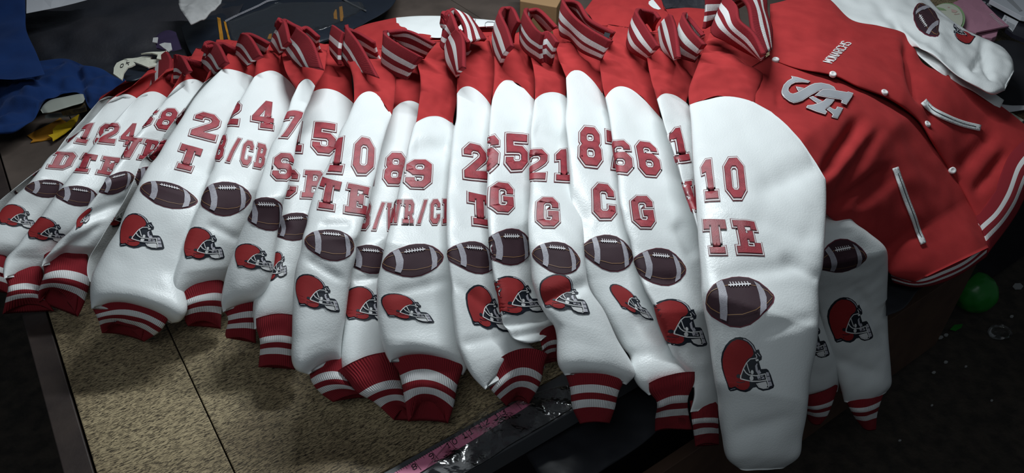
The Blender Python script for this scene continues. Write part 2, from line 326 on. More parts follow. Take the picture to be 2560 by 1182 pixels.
def ribbons(name, specs, mats, parent, th=0.005):
    """knitted bands: each spec = dict(st=[(bottom x,y, top x,y)], zb, zt, stripes)"""
    vs, fs, fm, uvs, b = [], [], [], [], 0
    for sp in specs:
        n, K = sp.get('n', 30), 24; s1 = s2 = sp.get('stripes', ((.2, .36), (.52, .68))); cut = n
        if 'back' in sp:                      # the band turns over at its peak and comes back as the far side
            n = 56; a = np.array(sp['st'], float)[::-1]; bk = np.array(sp['back'], float); al = np.vstack([a, bk])
            cu = catmull(al, n); cut = int(np.argmin(np.linalg.norm(cu - a[-1], axis=1))) + 2; s2 = sp['back_stripes']
            r = np.clip((np.arange(n) - cut + 4) / 10.0, 0, 1)
            G = ribbon_grid(al, np.interp(np.arange(n), [0, cut, n - 1], [sp['zb'], sp['zb'], sp['zb'] - .012]), np.interp(np.arange(n), [0, cut, n - 1], [sp['zt'], sp['zt'], sp['zt'] - .014]), n, K, sp.get('bulge', .006))
        else: G = ribbon_grid(sp['st'], sp['zb'], sp['zt'], n, K, sp.get('bulge', 0.006))
        vs.append(G.reshape(-1, 3))
        al = np.concatenate([[0], np.cumsum(np.linalg.norm(np.diff(G[:, K // 2], axis=0), axis=1))])
        uvs.append(np.stack(np.broadcast_arrays(al[:, None], np.linspace(0, .07, K + 1)[None]), -1).reshape(-1, 2))
        ori = np.cross(G[1, K // 2] - G[0, K // 2], G[0, K // 2 + 1] - G[0, K // 2]); fl = np.sum(ori * (CAM - G[0, K // 2])) < 0
        for i in range(n - 1):
            for k in range(K):
                q = [b + i * (K + 1) + k, b + (i + 1) * (K + 1) + k, b + (i + 1) * (K + 1) + k + 1, b + i * (K + 1) + k + 1]
                fs.append(q[::-1] if fl else q)
                r = (k + .5) / K; fm.append(1 if any(a <= r < e for a, e in (s1 if i < cut else s2)) else 0)
        b += n * (K + 1)
    o = link(name, np.vstack(vs), fs, mats, fm, parent, True, np.vstack(uvs))
    return solid(o, th, -1.0)

def slab(name, poly, z, th, mat, parent=None, bev=0.0, sub=None, wr=0.0, smooth=False, seed=0):
    """a flat piece with thickness: outline at height z, th thick"""
    poly = orient(poly)
    v2, f = refine([poly], sub or 1e9)
    zz = np.full(len(v2), z) if np.isscalar(z) else np.array([z[0] + z[1] * (x - v2[:, 0].min()) / max(np.ptp(v2[:, 0]), 1) for x in v2[:, 0]])
    T = P(v2, zz)
    if wr: T[:, 2] += np.array([fbm(p * 14, seed) * wr for p in T])
    bm = bmesh.new(); tv = [bm.verts.new(p) for p in T]
    for t in f:
        try: bm.faces.new([tv[k] for k in t])
        except ValueError: pass
    for fc in bm.faces:
        fc.normal_update()
        if fc.normal.z < 0: fc.normal_flip()
    r = bmesh.ops.extrude_face_region(bm, geom=bm.faces[:], use_keep_orig=True)
    bot = [e for e in r['geom'] if isinstance(e, bmesh.types.BMVert)]
    # original faces become the underside
    for v in bm.verts:
        if v not in bot: v.co.z -= th
    bmesh.ops.recalc_face_normals(bm, faces=bm.faces[:])
    if bev > 0:
        es = [e for e in bm.edges if len(e.link_faces) == 2 and e.calc_face_angle(0) > 0.6]
        bmesh.ops.bevel(bm, geom=es, offset=bev, segments=2, affect='EDGES', profile=.5)
    vs = [tuple(v.co) for v in bm.verts]; bm.verts.index_update(); fs = [[v.index for v in q.verts] for q in bm.faces]; bm.free()
    return link(name, vs, fs, mat, None, parent, smooth)
def bvh_drop(obj_list):
    from mathutils.bvhtree import BVHTree
    out = []
    for o in obj_list:
        wl = world_loc(o); vs = [Vector(np.array(v.co) + wl) for v in o.data.vertices]
        out.append(BVHTree.FromPolygons(vs, [list(p.vertices) for p in o.data.polygons]))
    return out
def on_surface(name, loops, trees, mat, parent, lift=0.001, maxlen=8, mats=None, layers=None):
    """flat shape laid on cloth below it: loops are outlines on the photograph, brought down on the cloth"""
    layers = layers or [([orient(l, k == 0) for k, l in enumerate(loops)], 0, lift)]
    vs, fs, fm, b = [], [], [], 0
    for ls, mi, lf in layers:
        v2, f = refine(ls, maxlen); d = unit(rays(v2)); last = 1.4; dists = []
        for k in range(len(v2)):
            best = None
            for t in trees:
                h = t.ray_cast(Vector(CAM), Vector(d[k]))
                if h[0] is not None and (best is None or h[3] < best[0]): best = (h[3], h[0], h[1])
            dists.append(best)
        dd = [q[0] for q in dists if q]; md = float(np.median(dd)) if dd else 1.4
        out = []
        for k, q in enumerate(dists):
            if q is None or abs(q[0] - md) > .35: out.append(CAM + d[k] * md)
            else:
                nv = np.array(q[2]); nv = nv if np.dot(nv, -d[k]) > 0 else -nv
                out.append(np.array(q[1]) + nv * lf)
        vs.append(np.array(out)); fs += [[j + b for j in t] for t in f]; fm += [mi] * len(f); b += len(v2)
    return link(name, np.vstack(vs), fs, mats or mat, fm, parent, True)

# ---------------------------------------------------------------- materials
def mat(name, col, rough=0.6, spec=0.5, bump=None, var=None, sheen=0.0, metal=0.0, coat=0.0):
    """bump=(kind, scale, strength, distance); var=(scale, second colour, amount)"""
    m = bpy.data.materials.new(name); m.use_nodes = True; nt = m.node_tree; N, Lk = nt.nodes, nt.links
    b = N['Principled BSDF']; b.inputs['Base Color'].default_value = (*col, 1); b.inputs['Roughness'].default_value = rough
    b.inputs['Specular IOR Level'].default_value = spec; b.inputs['Sheen Weight'].default_value = sheen; b.inputs['Metallic'].default_value = metal
    b.inputs['Coat Weight'].default_value = coat
    if sheen: b.inputs['Sheen Tint'].default_value = (*[min(1, c * 2 + .1) for c in col], 1); b.inputs['Sheen Roughness'].default_value = .5
    tc = N.new('ShaderNodeTexCoord')
    if var:
        nz = N.new('ShaderNodeTexNoise'); nz.inputs['Scale'].default_value = var[0]; nz.inputs['Detail'].default_value = 4
        Lk.new(tc.outputs['Object'], nz.inputs['Vector'])
        rp = N.new('ShaderNodeMapRange'); rp.inputs[1].default_value = .35; rp.inputs[2].default_value = .65; rp.inputs[4].default_value = var[2]
        Lk.new(nz.outputs['Fac'], rp.inputs[0])
        mx = N.new('ShaderNodeMix'); mx.data_type = 'RGBA'; mx.inputs[6].default_value = (*col, 1); mx.inputs[7].default_value = (*var[1], 1)
        Lk.new(rp.outputs[0], mx.inputs[0]); Lk.new(mx.outputs[2], b.inputs['Base Color'])
    if bump:
        kind, sc, st, ds = bump; bp = N.new('ShaderNodeBump'); bp.inputs['Strength'].default_value = st; bp.inputs['Distance'].default_value = ds
        if kind == 'leather':
            n0 = N.new('ShaderNodeTexNoise'); n0.inputs['Scale'].default_value = sc * .4; Lk.new(tc.outputs['Object'], n0.inputs['Vector'])
            ad = N.new('ShaderNodeMix'); ad.data_type = 'VECTOR'; ad.inputs[0].default_value = .006
            Lk.new(tc.outputs['Object'], ad.inputs[4]); Lk.new(n0.outputs['Color'], ad.inputs[5])
            v = N.new('ShaderNodeTexVoronoi'); v.feature = 'SMOOTH_F1'; v.inputs['Scale'].default_value = sc; v.inputs['Smoothness'].default_value = .5
            Lk.new(ad.outputs[1], v.inputs['Vector']); Lk.new(v.outputs['Distance'], bp.inputs['Height']); bp.invert = True
        elif kind == 'rib':
            sx = N.new('ShaderNodeSeparateXYZ'); Lk.new(tc.outputs['UV'], sx.inputs[0])
            mu = N.new('ShaderNodeMath'); mu.operation = 'MULTIPLY'; mu.inputs[1].default_value = sc; Lk.new(sx.outputs[0], mu.inputs[0])
            sn = N.new('ShaderNodeMath'); sn.operation = 'SINE'; Lk.new(mu.outputs[0], sn.inputs[0]); Lk.new(sn.outputs[0], bp.inputs['Height'])
        else:
            n1 = N.new('ShaderNodeTexNoise'); n1.inputs['Scale'].default_value = sc; n1.inputs['Detail'].default_value = 6
            Lk.new(tc.outputs['Object'], n1.inputs['Vector']); Lk.new(n1.outputs['Fac'], bp.inputs['Height'])
        Lk.new(bp.outputs[0], b.inputs['Normal'])
    return m
M = {}
M['leather'] = mat('white_leather', (.80, .83, .83), .36, .45, ('leather', 420, .30, .0006))
M['felt'] = mat('red_wool', (.40, .036, .037), .9, .1, ('noise', 900, .3, .0006), (26, (.34, .029, .031), .8), sheen=.12)
M['rib'] = mat('dark_red_knit', (.25, .021, .029), .9, .1, ('rib', 2 * math.pi / .0026, .7, .0008), sheen=.15)
M['ribw'] = mat('white_knit', (.78, .78, .78), .9, .1, ('rib', 2 * math.pi / .0026, .7, .0008))
M['th_dark'] = mat('dark_red_thread', (.13, .018, .026), .5, .4, ('noise', 1500, .3, .0004))
M['th_white'] = mat('white_thread', (.78, .73, .73), .6, .4, ('noise', 1500, .3, .0004))
M['th_red'] = mat('red_satin_thread', (.38, .036, .052), .48, .5, ('noise', 700, .5, .0006), (60, (.20, .016, .028), .75))
M['ball_rim'] = mat('wine_edge_stitching', (.13, .018, .035), .6, .4)
M['ball'] = mat('dark_brown_purple_cloth', (.042, .018, .026), .7, .3, ('noise', 1500, .3, .0004))
M['gold'] = mat('gold_thread', (.32, .17, .07), .5, .5)
M['grey_st'] = mat('silver_grey_embroidery', (.40, .39, .43), .45, .5, ('noise', 900, .5, .0005), (400, (.33, .31, .36), 1))
M['lace'] = mat('white_lace_thread', (.8, .78, .8), .6, .4)
M['hel_navy'] = mat('navy_black_thread', (.012, .016, .026), .5, .4, ('noise', 1500, .3, .0004))
M['hel_red'] = mat('brick_red_cloth', (.30, .020, .022), .75, .3, ('noise', 1300, .4, .0004))
M['hel_grey'] = mat('pale_grey_thread', (.48, .47, .52), .55, .4)
M['hel_white'] = mat('white_mask_thread', (.72, .72, .72), .55, .4)
M['logo_grey'] = mat('grey_twill', (.36, .37, .40), .55, .4)
M['snap'] = mat('white_snap_plastic', (.82, .80, .80), .35, .5)
M['black'] = mat('black_cloth', (.010, .010, .014), .8, .3, ('noise', 300, .4, .001))
M['blue'] = mat('royal_blue_fleece', (.011, .036, .135), .95, .1, ('noise', 420, .5, .001), (9, (.008, .024, .09), .8), sheen=.3)
M['bag'] = mat('black_garment_cloth', (.020, .022, .030), .55, .4, ('noise', 120, .5, .002), (7, (.036, .034, .040), .8))
M['navy'] = mat('dark_navy_satin', (.012, .017, .028), .42, .5, ('noise', 260, .3, .001))
M['purple'] = mat('dark_purple_cloth', (.028, .018, .050), .8, .2)
M['paper'] = mat('white_paper', (.62, .63, .67), .7, .3)
M['greycloth'] = mat('light_grey_lining', (.42, .42, .42), .8, .2, ('noise', 500, .3, .0006))
M['cream'] = mat('cream_elastic_tape', (.52, .52, .44), .7, .3, ('noise', 900, .4, .0005))
M['ink'] = mat('black_ink', (.012, .012, .014), .6, .3)
M['orange'] = mat('orange_cloth', (.46, .20, .02), .8, .2, ('noise', 600, .4, .0006))
M['yellow'] = mat('yellow_cloth', (.52, .34, .012), .8, .2, ('noise', 600, .4, .0006))
M['stap'] = mat('grey_stapler_plastic', (.34, .36, .32), .3, .5)
M['stapd'] = mat('brass_stapler_magazine', (.12, .085, .035), .45, .5, None, (90, (.03, .025, .02), 1), metal=.4)
M['chrome'] = mat('bright_zip_metal', (.5, .5, .52), .3, .5, metal=.9)
M['pink'] = mat('pink_tape_cloth', (.72, .22, .36), .5, .4)
M['pinkbag'] = mat('dusty_pink_packet', (.46, .22, .30), .6, .4, ('noise', 60, .2, .002))
M['disc'] = mat('cream_printed_label', (.56, .58, .48), .5, .4)
M['discg'] = mat('pale_green_edge', (.26, .40, .20), .5, .4)
M['lblpink'] = mat('pale_pink_print', (.55, .40, .36), .6, .3)
M['lblgrey'] = mat('grey_print', (.30, .31, .33), .6, .3)
M['pinkprint'] = mat('pale_lettering', (.60, .48, .52), .6, .3)
M['card'] = mat('tan_cardboard', (.36, .22, .11), .85, .2, ('noise', 300, .3, .0006))
M['boxblk'] = mat('black_box_card', (.012, .012, .020), .4, .5)
M['boxtop'] = mat('pale_grey_sleeve_card', (.48, .50, .54), .5, .4)
M['green'] = mat('green_balloon_rubber', (.02, .22, .03), .35, .5)
M['floor'] = mat('dark_floor', (.065, .052, .042), .8, .25, ('noise', 90, .6, .004), (30, (.035, .03, .026), 1))
M['brown'] = mat('brown_side_board', (.12, .068, .045), .7, .3, ('noise', 80, .3, .001), (12, (.09, .05, .036), 1))
M['frame'] = mat('dark_stained_edge_board', (.030, .021, .019), .55, .4, ('noise', 120, .4, .001), (20, (.045, .032, .027), 1))
M['gloss'] = mat('glossy_black_edge_strip', (.075, .078, .085), .3, .5, ('noise', 40, .15, .002))
M['sheet'] = mat('dark_grey_hanging_sheet', (.022, .023, .028), .45, .4, ('noise', 50, .3, .002))
M['fluff'] = mat('pale_scrap', (.35, .35, .35), .9, .2)
def board_mat():
    m = mat('worn_board', (.2, .15, .1), .62, .35); nt = m.node_tree; N, Lk = nt.nodes, nt.links; b = N['Principled BSDF']
    tc = N.new('ShaderNodeTexCoord'); mp = N.new('ShaderNodeMapping'); mp.inputs['Scale'].default_value = (22, 120, 40)
    Lk.new(tc.outputs['Object'], mp.inputs[0])
    n1 = N.new('ShaderNodeTexNoise'); n1.inputs['Scale'].default_value = 6; n1.inputs['Detail'].default_value = 5; n1.inputs['Distortion'].default_value = 1.2
    Lk.new(mp.outputs[0], n1.inputs['Vector'])
    r1 = N.new('ShaderNodeValToRGB'); e = r1.color_ramp.elements
    e[0].position, e[0].color = .40, (.05, .037, .022, 1); e[1].position, e[1].color = .56, (.46, .365, .215, 1)
    x = r1.color_ramp.elements.new(.75); x.color = (.55, .45, .27, 1)
    Lk.new(n1.outputs['Fac'], r1.inputs[0])
    n2 = N.new('ShaderNodeTexNoise'); n2.inputs['Scale'].default_value = 5; n2.inputs['Detail'].default_value = 4; Lk.new(tc.outputs['Object'], n2.inputs['Vector'])
    r2 = N.new('ShaderNodeValToRGB'); e = r2.color_ramp.elements
    e[0].position, e[0].color = .38, (.50, .46, .44, 1); e[1].position, e[1].color = .62, (1, 1, 1, 1)
    Lk.new(n2.outputs['Fac'], r2.inputs[0])
    mx = N.new('ShaderNodeMix'); mx.data_type = 'RGBA'; mx.blend_type = 'MULTIPLY'; mx.inputs[0].default_value = .8
    Lk.new(r1.outputs[0], mx.inputs[6]); Lk.new(r2.outputs[0], mx.inputs[7]); Lk.new(mx.outputs[2], b.inputs['Base Color'])
    bp = N.new('ShaderNodeBump'); bp.inputs['Strength'].default_value = .4; bp.inputs['Distance'].default_value = .001
    Lk.new(n1.outputs['Fac'], bp.inputs['Height']); Lk.new(bp.outputs[0], b.inputs['Normal']); return m
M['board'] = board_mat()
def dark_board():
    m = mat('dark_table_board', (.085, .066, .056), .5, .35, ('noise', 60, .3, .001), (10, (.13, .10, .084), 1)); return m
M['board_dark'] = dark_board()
def clear_mat(nm='clear_plastic', sc=22, st=.2, k=.55):
    m = bpy.data.materials.new(nm); m.use_nodes = True; N, Lk = m.node_tree.nodes, m.node_tree.links
    N.remove(N['Principled BSDF']); t = N.new('ShaderNodeBsdfTransparent'); g = N.new('ShaderNodeBsdfGlossy'); g.inputs['Roughness'].default_value = .12
    mx = N.new('ShaderNodeMixShader'); fr = N.new('ShaderNodeFresnel'); fr.inputs[0].default_value = 1.45
    nz = N.new('ShaderNodeTexNoise'); nz.inputs['Scale'].default_value = sc; nz.inputs['Detail'].default_value = 3; bp = N.new('ShaderNodeBump'); bp.inputs['Strength'].default_value = st; bp.inputs['Distance'].default_value = .004
    tc = N.new('ShaderNodeTexCoord'); Lk.new(tc.outputs['Object'], nz.inputs['Vector']); Lk.new(nz.outputs['Fac'], bp.inputs['Height'])
    Lk.new(bp.outputs[0], g.inputs['Normal']); Lk.new(bp.outputs[0], fr.inputs['Normal'])
    mu = N.new('ShaderNodeMath'); mu.operation = 'MULTIPLY'; mu.inputs[1].default_value = k; Lk.new(fr.outputs[0], mu.inputs[0]); Lk.new(mu.outputs[0], mx.inputs[0]); Lk.new(t.outputs[0], mx.inputs[1]); Lk.new(g.outputs[0], mx.inputs[2]); Lk.new(mx.outputs[0], N['Material Output'].inputs[0]); return m
M['clear'] = clear_mat(); M['clear_tape'] = clear_mat('crinkled_clear_tape', 45, .75, 1.3)
CHAR_M = [M['th_dark'], M['th_white'], M['th_red']]
BALL_M = [M['ball_rim'], M['ball'], M['gold'], M['grey_st'], M['lace']]
HEL_M = [M['hel_navy'], M['hel_red'], M['hel_grey'], M['hel_white']]

# ---------------------------------------------------------------- floor and table
def box(name, x0, x1, y0, y1, z0, z1, m, parent, bev=.0015):
    bm = bmesh.new(); bmesh.ops.create_cube(bm, size=1)
    for v in bm.verts: v.co = ((x0 + x1) / 2 + v.co.x * (x1 - x0), (y0 + y1) / 2 + v.co.y * (y1 - y0), (z0 + z1) / 2 + v.co.z * (z1 - z0))
    bmesh.ops.bevel(bm, geom=bm.edges[:], offset=bev, segments=2, affect='EDGES', profile=.5)
    me = bpy.data.meshes.new(name); bm.to_mesh(me); bm.free(); me.materials.append(m)
    o = bpy.data.objects.new(name, me); COL.objects.link(o); o.parent = parent; return o
v = [(-4, -2, -.02), (4, -2, -.02), (4, 6, -.02), (-4, 6, -.02), (-4, -2, 0), (4, -2, 0), (4, 6, 0), (-4, 6, 0)]
fl = link('floor', v, [(4, 5, 6, 7), (3, 2, 1, 0), (0, 1, 5, 4), (1, 2, 6, 5), (2, 3, 7, 6), (3, 0, 4, 7)], M['floor'], smooth=False)
fl['kind'] = 'structure'
e1 = rays(np.array([-406., -959.])); e1[2] = 0; e1 = e1 / np.linalg.norm(e1)      # along the table, away from the camera
e2 = np.array([e1[1], -e1[0], 0.0])
A = P(np.array([107., 986.]), 0.0); B = P(np.array([1300., 1104.]), 0.0)            # on its left edge, on its front edge
tt = np.linalg.solve(np.stack([e1[:2], -e2[:2]], -1), (B - A)[:2]); O = A + e1 * tt[0]
def tl(px, z=0.0): q = P(np.array(px, float), z) - O; return float(q @ e2), float(q @ e1)
table = empty('work_table', (O[0], O[1], 0.0), 'big worn work table with a light board top and dark edges under the white sleeves', 'table')
table.rotation_euler = (0, 0, math.atan2(e2[1], e2[0]))
s_in = tl((181, 986))[0]; s_seam = tl((516, 1029))[0]; t_in = tl((1172, 1060))[1]
LEN, WID = 3.2, 3.4
box('edge_board', 0, s_in - .002, 0, LEN, TZ - .035, TZ + .001, M['frame'], table)
box('front_edge_strip', s_in, WID, 0, t_in - .002, TZ - .035, TZ + .0005, M['gloss'], table)
nb_ = 0; s = s_in
bw_ = s_seam - s_in
tfar = tl((0, 420))[1]
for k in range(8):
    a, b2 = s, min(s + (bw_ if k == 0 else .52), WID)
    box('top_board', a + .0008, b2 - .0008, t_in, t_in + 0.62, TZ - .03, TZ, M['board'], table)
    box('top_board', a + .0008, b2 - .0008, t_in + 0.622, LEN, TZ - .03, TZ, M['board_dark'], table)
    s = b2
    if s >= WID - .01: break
box('side_board', .30, 1.87, .0, .022, TZ - .64, TZ - .345, M['brown'], table)
box('inner_panel', .12, WID - .1, .08, .10, 0.05, TZ - .036, M['boxblk'], table)
for (x, y) in ((.06, .06), (WID - .08, .06), (.06, LEN - .08), (WID - .08, LEN - .08)):
    box('leg', x - .035, x + .035, y - .035, y + .035, 0, TZ - .036, M['frame'], table)

# ---------------------------------------------------------------- the jackets
def seg(a, b, k): return catmull(a, k)
J = []
def jk(**k): J.append(k)
L1=[(247,252),(205,300),(165,345),(120,405),(75,440),(37,470),(-10,510),(-80,590)]
L2=[(267,258),(230,298),(197,332),(157,368),(124,391),(93,433),(66,464),(22,503),(-8,540),(-45,600),(-60,650)]
L3=[(340,247),(312,276),(286,304),(258,332),(236,360),(219,382),(202,405),(180,433),(157,464),(129,501),(93,553),(62,588),(39,620),(15,646),(8,677),(10,697)]
L4=[(418,244),(387,282),(356,321),(326,357),(303,397),(289,416),(270,444),(247,481),(216,519),(180,573),(146,604),(126,629),(107,652),(104,666)]
L5=[(509,208),(480,246),(455,280),(427,312),(405,345),(385,375),(354,402),(338,440),(328,467),(292,533),(270,567),(247,606),(222,648),(218,682),(225,704)]
L6=[(553,174),(517,209),(486,245),(452,299),(418,349),(393,391),(373,414),(351,453),(338,478),(314,525),(295,573),(270,612),(247,654),(229,691),(225,733),(228,772)]
L7=[(634,194),(606,240),(590,268),(576,301),(559,341),(545,377),(533,422),(517,453),(498,515),(488,532),(472,577),(452,638),(441,666),(431,703),(436,730),(446,742)]
L8=[(740,225),(729,247),(721,273),(712,295),(695,337),(681,357),(667,396),(656,433),(642,475),(631,525),(615,554),(597,593),(581,638),(567,678),(560,706),(553,750),(557,781)]
L9=[(770,240),(750,284),(738,330),(722,399),(706,466),(695,520),(688,570),(680,620),(668,670),(656,713),(639,735),(632,767),(636,822)]
L10=[(884,259),(867,298),(850,329),(839,362),(830,388),(816,419),(799,450),(785,483),(771,531),(766,562),(757,590),(752,626),(740,668),(733,725),(731,781),(730,841),(730,905),(742,926),(772,936)]
L11=[(965,300),(950,340),(935,390),(922,440),(908,490),(892,550),(880,600),(874,660),(868,720),(860,790),(852,870),(853,920),(868,956)]
L12=[(1040,306),(1034,316),(1020,367),(1015,395),(1004,440),(992,496),(978,555),(964,602),(953,659),(942,709),(942,743),(945,805),(953,847),(964,885),(975,906)]
L13=[(1142,235),(1140,300),(1132,330),(1125,400),(1117,500),(1117,590),(1119,636),(1124,681),(1130,715),(1130,748),(1135,805),(1143,860),(1155,895),(1180,940),(1213,974)]
L14=[(1230,252),(1223,302),(1221,352),(1219,437),(1216,493),(1221,577),(1224,616),(1230,667),(1235,700),(1247,751),(1252,790),(1263,813),(1285,845),(1320,858),(1352,852)]
L15=[(1337,250),(1330,290),(1326,333),(1326,408),(1325,487),(1320,535),(1320,560),(1322,610),(1327,660),(1331,706),(1339,734),(1353,768),(1370,795),(1385,815),(1391,840),(1395,911),(1412,938)]
L16=[(1415,195),(1417,257),(1413,296),(1419,352),(1424,437),(1426,521),(1424,575),(1432,640),(1447,690),(1470,735),(1500,780),(1528,828),(1555,868),(1574,890),(1576,921),(1593,961),(1622,988)]
L17=[(1513,245),(1522,288),(1527,324),(1534,375),(1544,437),(1547,493),(1555,535),(1565,577),(1575,605),(1583,644),(1600,692),(1614,728),(1637,771),(1645,801),(1658,835),(1673,869),(1684,895),(1728,945),(1735,985),(1725,1030)]
L18=[(1642,248),(1656,296),(1670,341),(1685,386),(1699,431),(1713,479),(1730,526),(1741,563),(1755,620),(1770,690)]
L19=[(1723,262),(1727,300),(1732,400),(1740,500),(1745,590),(1752,688),(1755,744),(1761,786),(1770,828),(1779,899),(1787,955),(1794,991),(1797,1041),(1805,1091),(1817,1145),(1850,1172)]

jk(label='white-sleeved red jacket at the far left end of the row, mostly hidden', zt=(.075,.06,.04), L=L1, R=[(300,245),(255,300),(180,380),(115,440),(60,500),(20,540),(-40,610)], bow=(0,-8),
   body=[((330,190),(420,170)),((285,222),(360,210))], cuff=None,
   text=[('4',0,(192,345),(44,4),(-22,44)),('LB',0,(108,412),(50,4),(-24,46))], ball=((75,478),(95,10),(-18,40)), hel=None)
jk(label='jacket with 19 over D, its helmet patch at the left edge', zt=(.12,.10,.05), L=L2, R=[(345,250),(315,304),(265,360),(230,405),(185,464),(130,531),(90,588),(45,640),(18,655)], bow=(0,-18),
   body=[((395,150),(480,140)),((330,215),(420,190))], cuff=([(-50,650),(-45,725)],[(17,650),(22,735)],(0,-8)),
   text=[('19',0,(216,332),(42,3),(-28,54)),('DT',0,(156,401),(60,5),(-24,46))], ball=((116,471),(108,10),(-18,44)), hel=((45,540),(105,16),(-14,56)))
jk(label='jacket with 24 over TE on its sleeve, third from the left', zt=(.14,.12,.06), L=L3, R=[(420,246),(385,310),(330,397),(300,444),(250,510),(205,573),(150,630),(112,692)], bow=(0,-17),
   body=[((440,150),(560,150)),((385,205),(480,180))], cuff=([(12,690),(20,715),(13,754),(6,785)],[(108,685),(103,724),(118,750),(136,778)],(0,-10)),
   text=[('24',0,(274,333),(44,5),(-20,54)),('TE',1,(272,416),(50,5),(-20,50))], ball=((194,489),(114,18),(-16,50)), hel=((121,574),(112,16),(-14,58)))
jk(label='jacket with 58 on a bunched sleeve whose knit cuff gapes open', zt=(.15,.13,.065), L=L4, R=[(512,208),(480,280),(425,350),(380,420),(345,480),(320,533),(275,606),(238,640),(222,660)], bow=(0,-26),
   body=[((490,120),(590,130)),((450,190),(550,165))], cuff=([(108,658),(110,685),(102,710),(95,740),(97,755)],[(219,652),(224,705),(213,752),(195,792)],(0,-16)),
   text=[('58',1,(417,297),(48,6),(-20,54)),('WR',1,(374,376),(44,6),(-24,54))], ball=((292,455),(95,-24),(-18,62)), hel=((212,541),(46,-28),(-34,52)),
   creases=((180,560,330,500,.008,14),(150,640,260,560,.006,12)))
jk(label='narrow strip of a jacket sleeve squeezed between the 58 and the 2 over T sleeves', zt=(.155,.14,.06), L=L5, R=[(560,180),(515,245),(450,349),(400,420),(360,500),(320,573),(275,654),(255,700),(250,712)], bow=(0,-4),
   body=[((540,100),(620,110)),((530,170),(600,150))], cuff=None,
   text=[('0',0,(466,287),(48,8),(-36,58)),('C',0,(409,376),(46,8),(-34,56))], ball=((378,442),(100,20),(-24,66)), hel=((305,530),(90,8),(-30,76)))
jk(label='jacket with a lone 2 over T on its wide sleeve', zt=(.17,.15,.07), L=L6, R=[(634,193),(640,217),(615,290),(590,350),(560,420),(525,515),(500,580),(470,650),(458,700),(465,740),(468,775),(452,802),(428,808)], bow=(0,-8),
   body=[((580,110),(680,110)),((555,165),(660,160))], cuff=([(230,768),(246,801),(255,833)],[(428,786),(402,826),(360,854)],(0,-26)),
   text=[('2',0,(515,314),(68,18),(-18,66)),('T',0,(471,394),(60,17),(-22,62))], ball=((418,484),(152,40),(-16,70)), hel=((352,578),(122,14),(-8,88)),
   creases=((570,300,640,210,.006,22),(520,500,560,420,.004,14)))
jk(label='jacket with 24 and a slash CB position on its sleeve', zt=(.165,.145,.065), L=L7, R=[(741,226),(735,280),(705,360),(680,433),(655,500),(635,560),(610,620),(590,670),(572,705),(560,706)], bow=(0,-30),
   body=[((650,110),(760,110)),((640,160),(745,180))], cuff=([(444,732),(464,763),(462,800),(470,815)],[(560,700),(556,746),(552,822)],(0,-10)),
   text=[('24',1,(658,287),(60,8),(-8,76),1.42),('DB/CB',2,(583,376),(30,6),(-16,66))], ball=((564,495),(134,4),(-5,90)), hel=((511,609),(117,6),(-7,82)),
   creases=((520,560,600,600,.004,12),))
jk(label='jacket with 7 over S on a narrow curled sleeve', zt=(.185,.165,.065), tr=.015, L=L8, R=[(788,216),(780,236),(774,253),(760,284),(752,315),(740,365),(735,399),(726,433),(721,466),(712,497),(707,517),(701,542),(695,576),(690,620),(680,690),(660,740),(640,755)], bow=(0,-22),
   body=[((700,120),(820,110)),((715,180),(810,180))], cuff=([(556,770),(570,796),(563,836),(566,845)],[(645,745),(640,791),(640,858)],(0,-4)),
   text=[('7',0,(728,310),(48,2),(-16,72)),('S',0,(710,417),(56,4),(-15,74))], ball=((665,534),(126,10),(-6,82)), hel=((637,642),(114,14),(-4,66)))
jk(label='jacket with 15 over CB on its sleeve, tucked beside the 7 over S sleeve', zt=(.155,.14,.075), tl=-.005, L=L9, R=[(885,260),(885,300),(860,362),(840,419),(805,500),(780,570),(765,640),(752,700),(745,760),(738,818)], bow=(0,-26),
   body=[((780,110),(900,110)),((770,180),(880,185))], cuff=([(641,818),(650,856),(646,918)],[(735,812),(735,871),(738,924)],(0,-8)),
   text=[('15',1,(811,344),(64,7),(-7,84)),('CB',1,(784,461),(58,2),(-10,78))], ball=((734,566),(124,-10),(-6,72)), hel=((693,664),(62,-18),(-18,72)),
   creases=((660,600,720,560,.006,14),(640,740,680,640,.005,12)))
jk(label='jacket with 10 over TE on its sleeve in mid row, beside the 18 sleeve', zt=(.18,.16,.07), tr=.012, L=L10, R=[(980,288),(964,336),(952,381),(942,428),(931,473),(922,513),(908,555),(900,583),(891,608),(890,637),(876,701),(864,790),(855,850),(852,905)], bow=(0,-44),
   body=[((850,120),(980,120)),((880,185),(990,200))], cuff=([(768,915),(780,956),(800,981),(832,1005)],[(858,895),(866,941),(885,971),(935,993)],(0,-14)),
   text=[('10',1,(910,390),(56,10),(-8,96)),('TE',0,(820,487),(60,11),(-14,80))], ball=((825,608),(138,24),(-6,88)), hel=((794,733),(123,24),(-2,84)),
   creases=((760,640,860,700,.004,12),(800,560,880,560,.003,10)))
jk(label='jacket with 18 and a slash W position on its sleeve', zt=(.155,.14,.07), tl=-.004, L=L11, R=[(1050,262),(1060,300),(1045,370),(1030,440),(1010,520),(995,590),(975,660),(965,720),(968,800),(980,870),(992,918)], bow=(0,-26),
   body=[((950,120),(1070,120)),((980,200),(1075,190))], cuff=([(868,950),(892,980),(935,1005),(985,1050)],[(994,910),(1000,945),(1012,990),(1030,1052)],(0,-12)),
   text=[('18',1,(988,423),(56,3),(-8,84)),('DB/WR',2,(947,539),(29,1),(-8,72))], ball=((925,647),(126,12),(-2,74)), hel=((917,760),(120,8),(0,90)),
   creases=((880,700,960,690,.004,10),))
